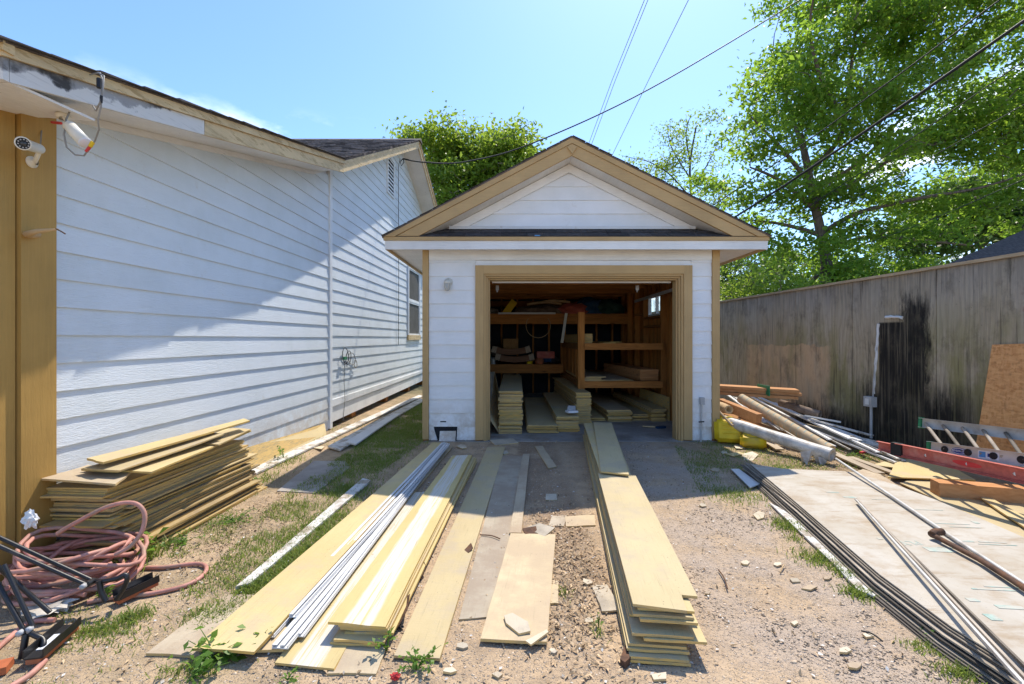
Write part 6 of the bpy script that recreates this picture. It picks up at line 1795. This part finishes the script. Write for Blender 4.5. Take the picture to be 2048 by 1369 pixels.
def tree(name, label, Y, trunk, limbs, clumps, ntw, per, size, leafm, barkm, seed, spread=.38, depth=2.2, aspect=.5, base_r=.2, twig_r=.012, group=None, tuft=6, tsp=.45):
    rng = np.random.default_rng(seed)
    tr = [P(x, y, Y) for x, y in trunk]
    root = Vector((tr[0].x, tr[0].y, 0.0))
    t = thing(name, root, label, "tree", group)
    nodes, rads = [], []
    mb = MB()
    def limb(pts, r0, r1):
        pts = smooth_path(pts, 5)
        n = len(pts)
        rr = [r0 + (r1 - r0) * i / (n - 1) for i in range(n)]
        for i, p in enumerate(pts):
            nodes.append(tuple(p)); rads.append(rr[i])
        return pts, rr
    pts, rr = limb([root] + tr, base_r, base_r * .4)
    mb.tube(pts, rr, 9, cap=False)
    for k, lb in enumerate(limbs):
        dy = rng.uniform(-1, 1) * depth * .7
        lp = [P(x, y, Y + dy * i / max(1, len(lb) - 1)) for i, (x, y) in enumerate(lb)]
        pts, rr = limb(lp, base_r * .42, base_r * .10)
        mb.tube(pts, rr, 6, cap=False)
    # twig tips inside the clumps
    w = np.array([c[2] * c[3] for c in clumps], float); w /= w.sum()
    tips = []
    for i in rng.choice(len(clumps), ntw // tuft, p=w):
        cx, cy, rx, ry = clumps[i]
        d = rng.normal(size=3); d /= np.linalg.norm(d)
        r = rng.uniform(.25, 1) ** .6
        k = Y / F
        c = P(cx, cy, Y)
        q0 = np.array((c.x + d[0] * rx * k * r, c.y + d[1] * depth * r, c.z + d[2] * ry * k * r))
        tilt = rng.normal(size=2) * .25
        for _ in range(tuft):
            e = rng.normal(size=2) * tsp
            tips.append(q0 + np.array([e[0], e[1], (e * tilt).sum() - .12 * (abs(e[0]) + abs(e[1])) + rng.normal() * tsp * .2]))
    tips = np.array(tips)
    tips = tips[tips[:, 2] > 1.0]
    N0 = np.array(nodes)
    dist = np.array([np.min(((N0 - p) ** 2).sum(1)) for p in tips])
    tips = tips[np.argsort(dist)]
    arr = np.zeros((len(N0) + 3 * len(tips), 3)); arr[:len(N0)] = N0
    cnt = len(N0)
    tv, tf = [], []
    for p in tips:
        j = int(np.argmin(((arr[:cnt] - p) ** 2).sum(1) + 1.5 * np.maximum(0, arr[:cnt, 2] - p[2])))
        a = arr[j]
        L = np.linalg.norm(p - a)
        m1 = a + (p - a) * .4 + rng.normal(size=3) * L * .08 + np.array([0, 0, L * .06]); m2 = a + (p - a) * .75 + rng.normal(size=3) * L * .07 + np.array([0, 0, L * .05])
        r0 = min(.045, twig_r + .010 * L)
        pr = [r0, r0 * .75, r0 * .5, r0 * .25]
        base = len(tv)
        for q, r in zip((a, m1, m2, p), pr):
            d = (p - a) / max(L, 1e-6)
            u = np.cross(d, [.3, .5, .8]); u /= np.linalg.norm(u) + 1e-9; wv = np.cross(d, u)
            for s in range(3):
                an = 2.094 * s
                tv.append(q + (u * math.cos(an) + wv * math.sin(an)) * r)
        for s in range(3):
            for e in range(3):
                e2 = (e + 1) % 3
                tf.append((base + s * 3 + e, base + s * 3 + e2, base + s * 3 + 3 + e2, base + s * 3 + 3 + e))
        arr[cnt] = m1; arr[cnt + 1] = m2; arr[cnt + 2] = p; cnt += 3
    mb.add([tuple(x) for x in tv], tf)
    mb.build("trunk", M[barkm], t)
    # leaves: loose tufts about each tip, flattened, each of its own density
    cen = []
    for p in tips:
        n = int(per * rng.uniform(.4, 1.6))
        o = rng.normal(size=(n, 3)) * np.array([spread, spread, spread * .55])
        cen.append(p + o)
    cen = np.concatenate(cen)
    v, f = leaves(rng, cen, size, aspect)
    np_mesh("crown", v, f, M[leafm], parent=t, kind="stuff")
    return t

tree("broadleaf_tree", "large leafy tree towering behind the fence at the right", 17.0,
     [(1668, 600), (1655, 540), (1642, 470), (1625, 390), (1612, 320), (1600, 270)],
     [[(1622, 340), (1680, 275), (1697, 180), (1710, 60), (1722, -60)], [(1612, 320), (1590, 250), (1568, 180), (1575, 90)],
      [(1645, 465), (1720, 425), (1840, 397), (1960, 376), (2060, 345)], [(1652, 500), (1740, 474), (1850, 482), (1945, 492)],
      [(1636, 425), (1560, 362), (1500, 335)], [(1652, 530), (1605, 582), (1565, 600)], [(1622, 385), (1690, 345), (1755, 290), (1840, 195), (1955, 80)],
      [(1618, 365), (1565, 300), (1500, 232)], [(1630, 400), (1700, 370), (1800, 310), (1900, 280), (2020, 250)], [(1690, 240), (1640, 150), (1620, 60), (1630, -20)], [(1640, 470), (1570, 450), (1500, 440)]],
     [(1640, 60, 95, 75), (1750, 110, 130, 100), (1880, 60, 150, 90), (2030, 160, 110, 120), (1535, 190, 60, 55), (1478, 212, 45, 30), (1625, 230, 110, 75), (1780, 255, 140, 85), (1940, 290, 140, 85),
      (1500, 320, 75, 45), (1645, 365, 110, 50), (1800, 380, 160, 50), (1980, 420, 120, 50), (1495, 410, 80, 40), (1610, 470, 110, 45), (1790, 470, 140, 40), (1510, 510, 75, 45), (1590, 560, 90, 40), (1720, 545, 110, 35),
      (1700, -60, 180, 60), (1950, -60, 200, 70), (2160, 250, 120, 170), (2160, 30, 140, 120), (1850, 545, 90, 40), (1590, 130, 50, 50)],
     1750, 40, .20, 'leaf', 'bark', 1, .33, 2.8, .5, .24)
tree("broadleaf_tree", "dense yellow green tree behind the garage and the house", 22.0,
     [(955, 620), (952, 480), (945, 400), (940, 350)],
     [[(948, 420), (1000, 385), (1012, 335), (1020, 300)], [(942, 380), (900, 340), (885, 290), (878, 260)], [(945, 400), (960, 340), (965, 300)], [(950, 450), (870, 400), (838, 330), (830, 280)]],
     [(842, 275, 14, 16), (890, 290, 34, 38), (950, 305, 55, 38), (1020, 300, 42, 42), (882, 345, 36, 42), (950, 355, 60, 42), (1030, 345, 28, 42), (905, 410, 48, 42), (1000, 400, 55, 45), (905, 470, 48, 45), (990, 470, 60, 50)],
     900, 44, .20, 'leaf_light', 'bark_pale', 2, .38, 2.2, .6, .16)
tree("slender_tree", "slender sparse tree with small leaves just right of the garage ridge", 25.0,
     [(1388, 560), (1386, 480), (1383, 400), (1380, 330), (1392, 255)],
     [[(1384, 400), (1340, 350), (1300, 325), (1270, 318)], [(1382, 360), (1345, 300), (1335, 262)], [(1384, 380), (1420, 320), (1440, 275)], [(1381, 330), (1372, 270), (1380, 235)], [(1386, 430), (1320, 400), (1285, 390)]],
     [(1340, 285, 45, 35), (1400, 255, 42, 30), (1300, 320, 38, 22), (1350, 350, 55, 35), (1425, 300, 26, 35), (1310, 385, 45, 30), (1400, 400, 40, 40), (1355, 245, 25, 15), (1350, 430, 60, 40)],
     230, 20, .17, 'leaf_light', 'bark', 3, .36, 2.0, .5, .11, .014)
tree("broadleaf_tree", "low bright leafy tree directly over the fence beside the garage", 12.6,
     [(1540, 720), (1536, 640), (1530, 590)],
     [[(1535, 640), (1490, 590), (1470, 560)], [(1532, 620), (1580, 585), (1610, 575)]],
     [(1470, 560, 45, 40), (1530, 575, 60, 35), (1590, 590, 50, 25), (1465, 600, 45, 25), (1500, 620, 60, 30)],
     170, 50, .10, 'leaf_light', 'bark', 4, .26, 1.0, .5, .06)
for k, (Y, cl, lab) in enumerate(((24.0, [(1900, 400, 70, 45), (1990, 370, 80, 50), (1950, 450, 100, 45), (2060, 430, 90, 70), (1860, 470, 60, 45)], "dark tree behind the neighbouring roof at the right edge"), (32.0, [(1640, 560, 140, 70), (1480, 560, 90, 60), (1800, 560, 110, 70)], "distant dark tree low behind the fence"))):
    cx = cl[0][0]
    tree("broadleaf_tree", lab, Y, [(cx + 60, 640), (cx + 62, 520), (cx + 58, 420 if k == 0 else 540)], [[(cx + 60, 480 if k == 0 else 580), (cx + 10, 420 if k == 0 else 550)], [(cx + 60, 500 if k == 0 else 590), (cx + 120, 440 if k == 0 else 560)]], cl, 380, 46, .24, 'leaf_dark', 'bark', 6 + k, .55, 2.5, .6, .22)

# ------------------------------------------------------------------ grass, weeds, gravel, litter
def inside(x, y, poly):
    r = np.zeros(len(x), bool); j = len(poly) - 1
    for i in range(len(poly)):
        xi, yi = poly[i]; xj, yj = poly[j]
        c = ((yi > y) != (yj > y)) & (x < (xj - xi) * (y - yi) / (yj - yi + 1e-12) + xi)
        r ^= c; j = i
    return r
def vnoise(x, y, s, o):
    return np.array([mnoise.noise((a * s + o, b * s, o)) for a, b in zip(x, y)])
gpts = []
def grass_poly(px, n, thr, s=2.2, h=1.0, o=1.0, z=0.0):
    poly = [(G(*p).x, G(*p).y) for p in px]
    xs_ = [p[0] for p in poly]; ys_ = [p[1] for p in poly]
    x = RNG.uniform(min(xs_), max(xs_), n); y = RNG.uniform(min(ys_), max(ys_), n)
    k = inside(x, y, poly); x, y = x[k], y[k]
    m = vnoise(x, y, s, o) + .5 * vnoise(x, y, s * 3, o + 9)
    k = m > thr + RNG.normal(0, .10, len(x))
    gpts.append(np.stack([x[k], y[k], np.full(k.sum(), z), np.full(k.sum(), h)], 1))
def grass_blob(cx, cy, rx, ry, n, h=1.0):
    c = G(cx, cy)
    wx = rx / F * c.y; wy = max(.06, abs(G(cx, cy - ry).y - G(cx, cy + ry).y) / 2)
    a = RNG.normal(size=(n, 2)) * .55
    gpts.append(np.stack([c.x + a[:, 0] * wx, c.y + a[:, 1] * wy, np.zeros(n), np.full(n, h)], 1))
grass_poly([(560, 1000), (700, 900), (845, 800), (846, 885), (760, 945), (700, 1000), (600, 1080), (500, 1150), (420, 1220), (330, 1215), (440, 1120)], 42000, -.08, 2.4, 1.0, 1.0)
grass_poly([(700, 880), (845, 800), (846, 885), (765, 930), (690, 935)], 20000, -.30, 2.0, 1.0, 4.0)
grass_poly([(330, 1070), (470, 985), (560, 985), (520, 1060), (420, 1110), (340, 1120)], 5000, -.02, 3.0, .7, 2.0)
grass_poly([(60, 1230), (230, 1210), (330, 1230), (280, 1300), (200, 1369), (20, 1400)], 3000, .10, 4.0, .7, 3.0)
grass_poly([(1340, 880), (1440, 880), (1600, 905), (1700, 945), (1500, 935), (1480, 1000), (1400, 985)], 14000, -.10, 2.4, .8, 5.0)
grass_poly([(1560, 880), (1700, 900), (1800, 925), (1760, 945), (1640, 930)], 4000, -.15, 3.0, 1.0, 6.0)
for (cx, cy, rx, ry, n, h) in ((1470, 990, 60, 18, 700, 1.0), (1580, 1055, 30, 14, 400, 1.2), (1640, 1118, 45, 16, 500, 1.1), (1690, 1150, 20, 14, 220, 1.2), (1715, 1190, 24, 12, 260, 1.2), (1790, 1202, 40, 14, 350, 1.0), (1885, 1262, 30, 14, 220, 1), (1860, 1298, 45, 16, 260, .8), (1930, 1350, 50, 16, 320, .9),
        (1595, 1080, 20, 10, 120, .8), (660, 1040, 40, 25, 900, 1), (590, 1110, 40, 22, 600, 1), (520, 1170, 40, 18, 400, .8), (470, 1215, 30, 16, 260, .8), (200, 1260, 60, 20, 500, .9), (380, 1345, 60, 20, 260, .9), (1795, 880, 20, 12, 200, 1.4), (640, 880, 40, 14, 300, 1.2), (570, 925, 30, 16, 300, 1.4), (640, 1075, 60, 40, 1500, 1.1), (560, 1140, 50, 30, 900, 1.1), (700, 985, 50, 30, 1200, 1.1), (500, 1180, 30, 20, 400, 1.1), (770, 920, 50, 30, 900, 1.0), (420, 1230, 50, 24, 500, 1.0), (520, 965, 25, 18, 260, 1.5), (720, 855, 50, 10, 260, 1.0), (285, 1120, 30, 30, 220, 2.6), (270, 1235, 30, 12, 200, 1.3), (1460, 880, 40, 10, 160, 1.3), (1130, 1190, 10, 8, 30, 1.2), (1195, 1262, 10, 10, 26, 1.2), (855, 880, 14, 8, 120, 1.3), (1560, 935, 50, 12, 300, 1.0), (1420, 935, 40, 14, 250, .9)):
    grass_blob(cx, cy, rx, ry, n, h)
g = np.concatenate(gpts)
n = len(g)
hh = RNG.uniform(.012, .042, n) * g[:, 3]
ww = RNG.uniform(.0016, .0036, n) * np.sqrt(g[:, 3])
an = RNG.uniform(0, 6.283, n); lean = RNG.uniform(.2, 1.4, n) * hh
la_ = RNG.uniform(0, 6.283, n)
side = np.stack([np.cos(an), np.sin(an), 0 * an], 1) * ww[:, None]
base = g[:, :3] + np.array([0, 0, -.004])
mid = base + np.stack([np.cos(la_) * lean * .35, np.sin(la_) * lean * .35, hh * .65], 1)
tip = base + np.stack([np.cos(la_) * lean, np.sin(la_) * lean, hh], 1)
v = np.stack([base - side, base + side, mid + side * .8, mid - side * .8, tip], 1).reshape(-1, 3)
i0 = np.arange(n)[:, None] * 5
tri = np.concatenate([i0 + np.array([[0, 1, 2]]), i0 + np.array([[0, 2, 3]]), i0 + np.array([[3, 2, 4]])])
np_mesh("grass", v, tri, M['grass'], kind="stuff")

def weed(px, py, h, n, spread, size, label, z=0.0, group=None, seed=0):
    rng = np.random.default_rng(seed + int(px))
    c = np.array(G(px, py, z))
    t = thing("weed_plant", tuple(c), label, "weed", group)
    mb = MB(); cen = []
    ns = max(3, n // 6)
    for k in range(ns):
        a = rng.uniform(0, 6.283); r = spread * rng.uniform(.3, 1)
        tipz = h * rng.uniform(.5, 1)
        p = [c, c + [math.cos(a) * r * .4, math.sin(a) * r * .4, tipz * .7], c + [math.cos(a) * r, math.sin(a) * r, tipz]]
        mb.tube([Vector(q) for q in p], [.003, .0025, .001], 4, cap=False)
        for q in range(n // ns):
            u = rng.uniform(.3, 1)
            b = p[0] * (1 - u) ** 2 + 2 * p[1] * u * (1 - u) + p[2] * u * u
            cen.append(b + rng.normal(size=3) * [size * .5, size * .5, size * .25])
    mb.build("stem", M['weed'], t)
    v, f = leaves(rng, np.array(cen), size, .62, 1.2, .2)
    v[:, 2] = np.maximum(v[:, 2], .002)
    np_mesh("foliage", v, f, M['weed'], parent=t, kind="stuff")
weed(430, 1325, .10, 70, .17, .042, "leafy green weed under the near end of the widest yellow board")
weed(380, 1360, .05, 40, .16, .024, "low spreading weed at the bottom left of the drive")
weed(522, 1290, .07, 16, .04, .035, "small weed between the white strips at their near ends")
weed(774, 1302, .09, 26, .06, .026, "spindly yellowish weed beside the near end of the striped pile")
weed(835, 1338, .07, 60, .13, .024, "bushy weed at the bottom centre of the drive")
weed(643, 1158, .05, 10, .03, .030, "tiny seedling growing between the white strips")
weed(508, 975, .10, 40, .12, .03, "weed with broad leaves at the far end of the wall pile")
weed(568, 920, .16, 24, .10, .04, "tall bladed weed beside the white foundation boards")
weed(285, 1120, .17, 34, .09, .055, "light green grassy weed right behind the pink hose")
weed(370, 1085, .06, 90, .20, .022, "creeping weed mat along the foot of the wall pile")
weed(470, 1045, .05, 90, .24, .020, "creeping weed mat farther along the wall pile")
weed(215, 1200, .07, 18, .06, .035, "weed growing through the pink hose coils")
weed(1800, 862, .18, 30, .10, .06, "leafy weed against the black stain on the fence", seed=3)
weed(1690, 912, .05, 60, .35, .030, "patch of low weeds between the trim heap and the sheets")
weed(1640, 905, .07, 50, .20, .030, "weeds round the end of the greyish white roll")
weed(1560, 940, .05, 30, .15, .028, "low weeds before the near end of the rolls")
weed(1860, 1275, .05, 22, .07, .026, "small weed by the lower part of the sheet pile edge")
weed(1790, 1195, .05, 26, .08, .026, "small weed under the middle of the sheet pile edge")
weed(1440, 872, .10, 24, .10, .035, "weed at the foot of the garage corner beside the cans")
weed(1197, 1255, .07, 8, .02, .028, "single sprout in the litter left of the long pile")
weed(575, 1360, .04, 20, .08, .020, "faint weed at the bottom edge between board ends")

# gravel
def pebbles(n, xr, yr, smin, smax, seed, name, dens=None):
    rng = np.random.default_rng(seed)
    x = rng.uniform(*xr, n); u = rng.uniform(0, 1, n)
    y = yr[0] * (yr[1] / yr[0]) ** u
    if dens is not None:
        k = dens(x, y, rng); x, y = x[k], y[k]
    n = len(x)
    s = smin * (smax / smin) ** (rng.uniform(0, 1, n) ** 2.2)
    o = np.array([[1, 0, 0], [-1, 0, 0], [0, 1, 0], [0, -1, 0], [0, 0, 1], [0, 0, -.4]], float)
    v = o[None] * rng.uniform(.6, 1.25, (n, 6, 1)) * s[:, None, None] * np.array([1, 1, .55])
    a = rng.uniform(0, 6.283, n); ca, sa = np.cos(a)[:, None], np.sin(a)[:, None]
    X = v[..., 0] * ca - v[..., 1] * sa; Yv = v[..., 0] * sa + v[..., 1] * ca
    v = np.stack([X + x[:, None], Yv + y[:, None], v[..., 2] - .003], -1).reshape(-1, 3)
    f = np.array([[0, 2, 4], [2, 1, 4], [1, 3, 4], [3, 0, 4], [2, 0, 5], [1, 2, 5], [3, 1, 5], [0, 3, 5]])
    f = (np.arange(n)[:, None, None] * 6 + f[None]).reshape(-1, 3)
    np_mesh(name, v, f, M['pebble'], kind="stuff")
def dn(x, y, rng):
    w = np.where(x > .85, 1.0, .35) * np.where((x > -.1) & (x < .55), 1.2, 1) * np.where(x < -1.1, .5, 1)
    w = w * (.55 + .9 * np.clip(vnoise(x, y, 1.4, 3.0) + .3, 0, 1))
    return rng.uniform(0, 1, len(x)) < w
pebbles(60000, (-2.4, 2.5), (1.55, 6.2), .003, .012, 31, "gravel", dn)
pebbles(500, (-2.2, 2.4), (1.55, 6.0), .010, .020, 32, "gravel", dn)
# dry leaves and shreds between the board piles
rng = np.random.default_rng(41)
cx = np.concatenate([rng.normal(.30, .16, 2600), rng.uniform(-2.3, 2.3, 1500), rng.normal(-2.0, .15, 700), rng.normal(3.5, .25, 1200)])
cy = np.concatenate([rng.normal(2.75, .5, 2600), 1.6 * (4.2 ** rng.uniform(0, 1, 1500)), rng.normal(3.4, .4, 700), rng.normal(5.2, .25, 1200)])
k = (cy > 1.5) & (((cx > .13) & (cx < .56)) | (np.arange(len(cx)) >= 2600))
c3 = np.stack([cx, cy, np.full(len(cx), .007)], 1)[k]
v, f = leaves(rng, c3, .030, .30, 1.5, .3)
np_mesh("dry_litter", v, f, M['straw'], kind="stuff")
# flakes of paint and splinters
rng = np.random.default_rng(51)
m_ = 900
fx = rng.uniform(-2.2, 2.3, m_); fy = 1.6 * (4.0 ** rng.uniform(0, 1, m_))
v, f = leaves(rng, np.stack([fx, fy, np.full(m_, .006)], 1), .018, .6, 3.0, .02)
np_mesh("paint_flakes", v, f, M['old_white'], kind="stuff")
for k, (a, b, lab) in enumerate((((1437, 1140), (1455, 1178), "thin dark twig on the gravel right of the long pile"), ((1722, 1262), (1765, 1283), "black burnt stick on the gravel near the right edge"), ((1560, 1145), (1568, 1130), "short straw coloured stick on the gravel"), ((960, 1070), (1000, 1078), "thin twig on the long single yellow board"))):
    MB().tube(smooth_path([G(*a, .012), (G(*a, .012) + G(*b, .012)) / 2 + Vector((.01, .01, .004)), G(*b, .016)], 4), [.004] * 9, 5).build("stick", M[('rust', 'cable', 'cardboard', 'rust')[k]], None, lab, "stick")
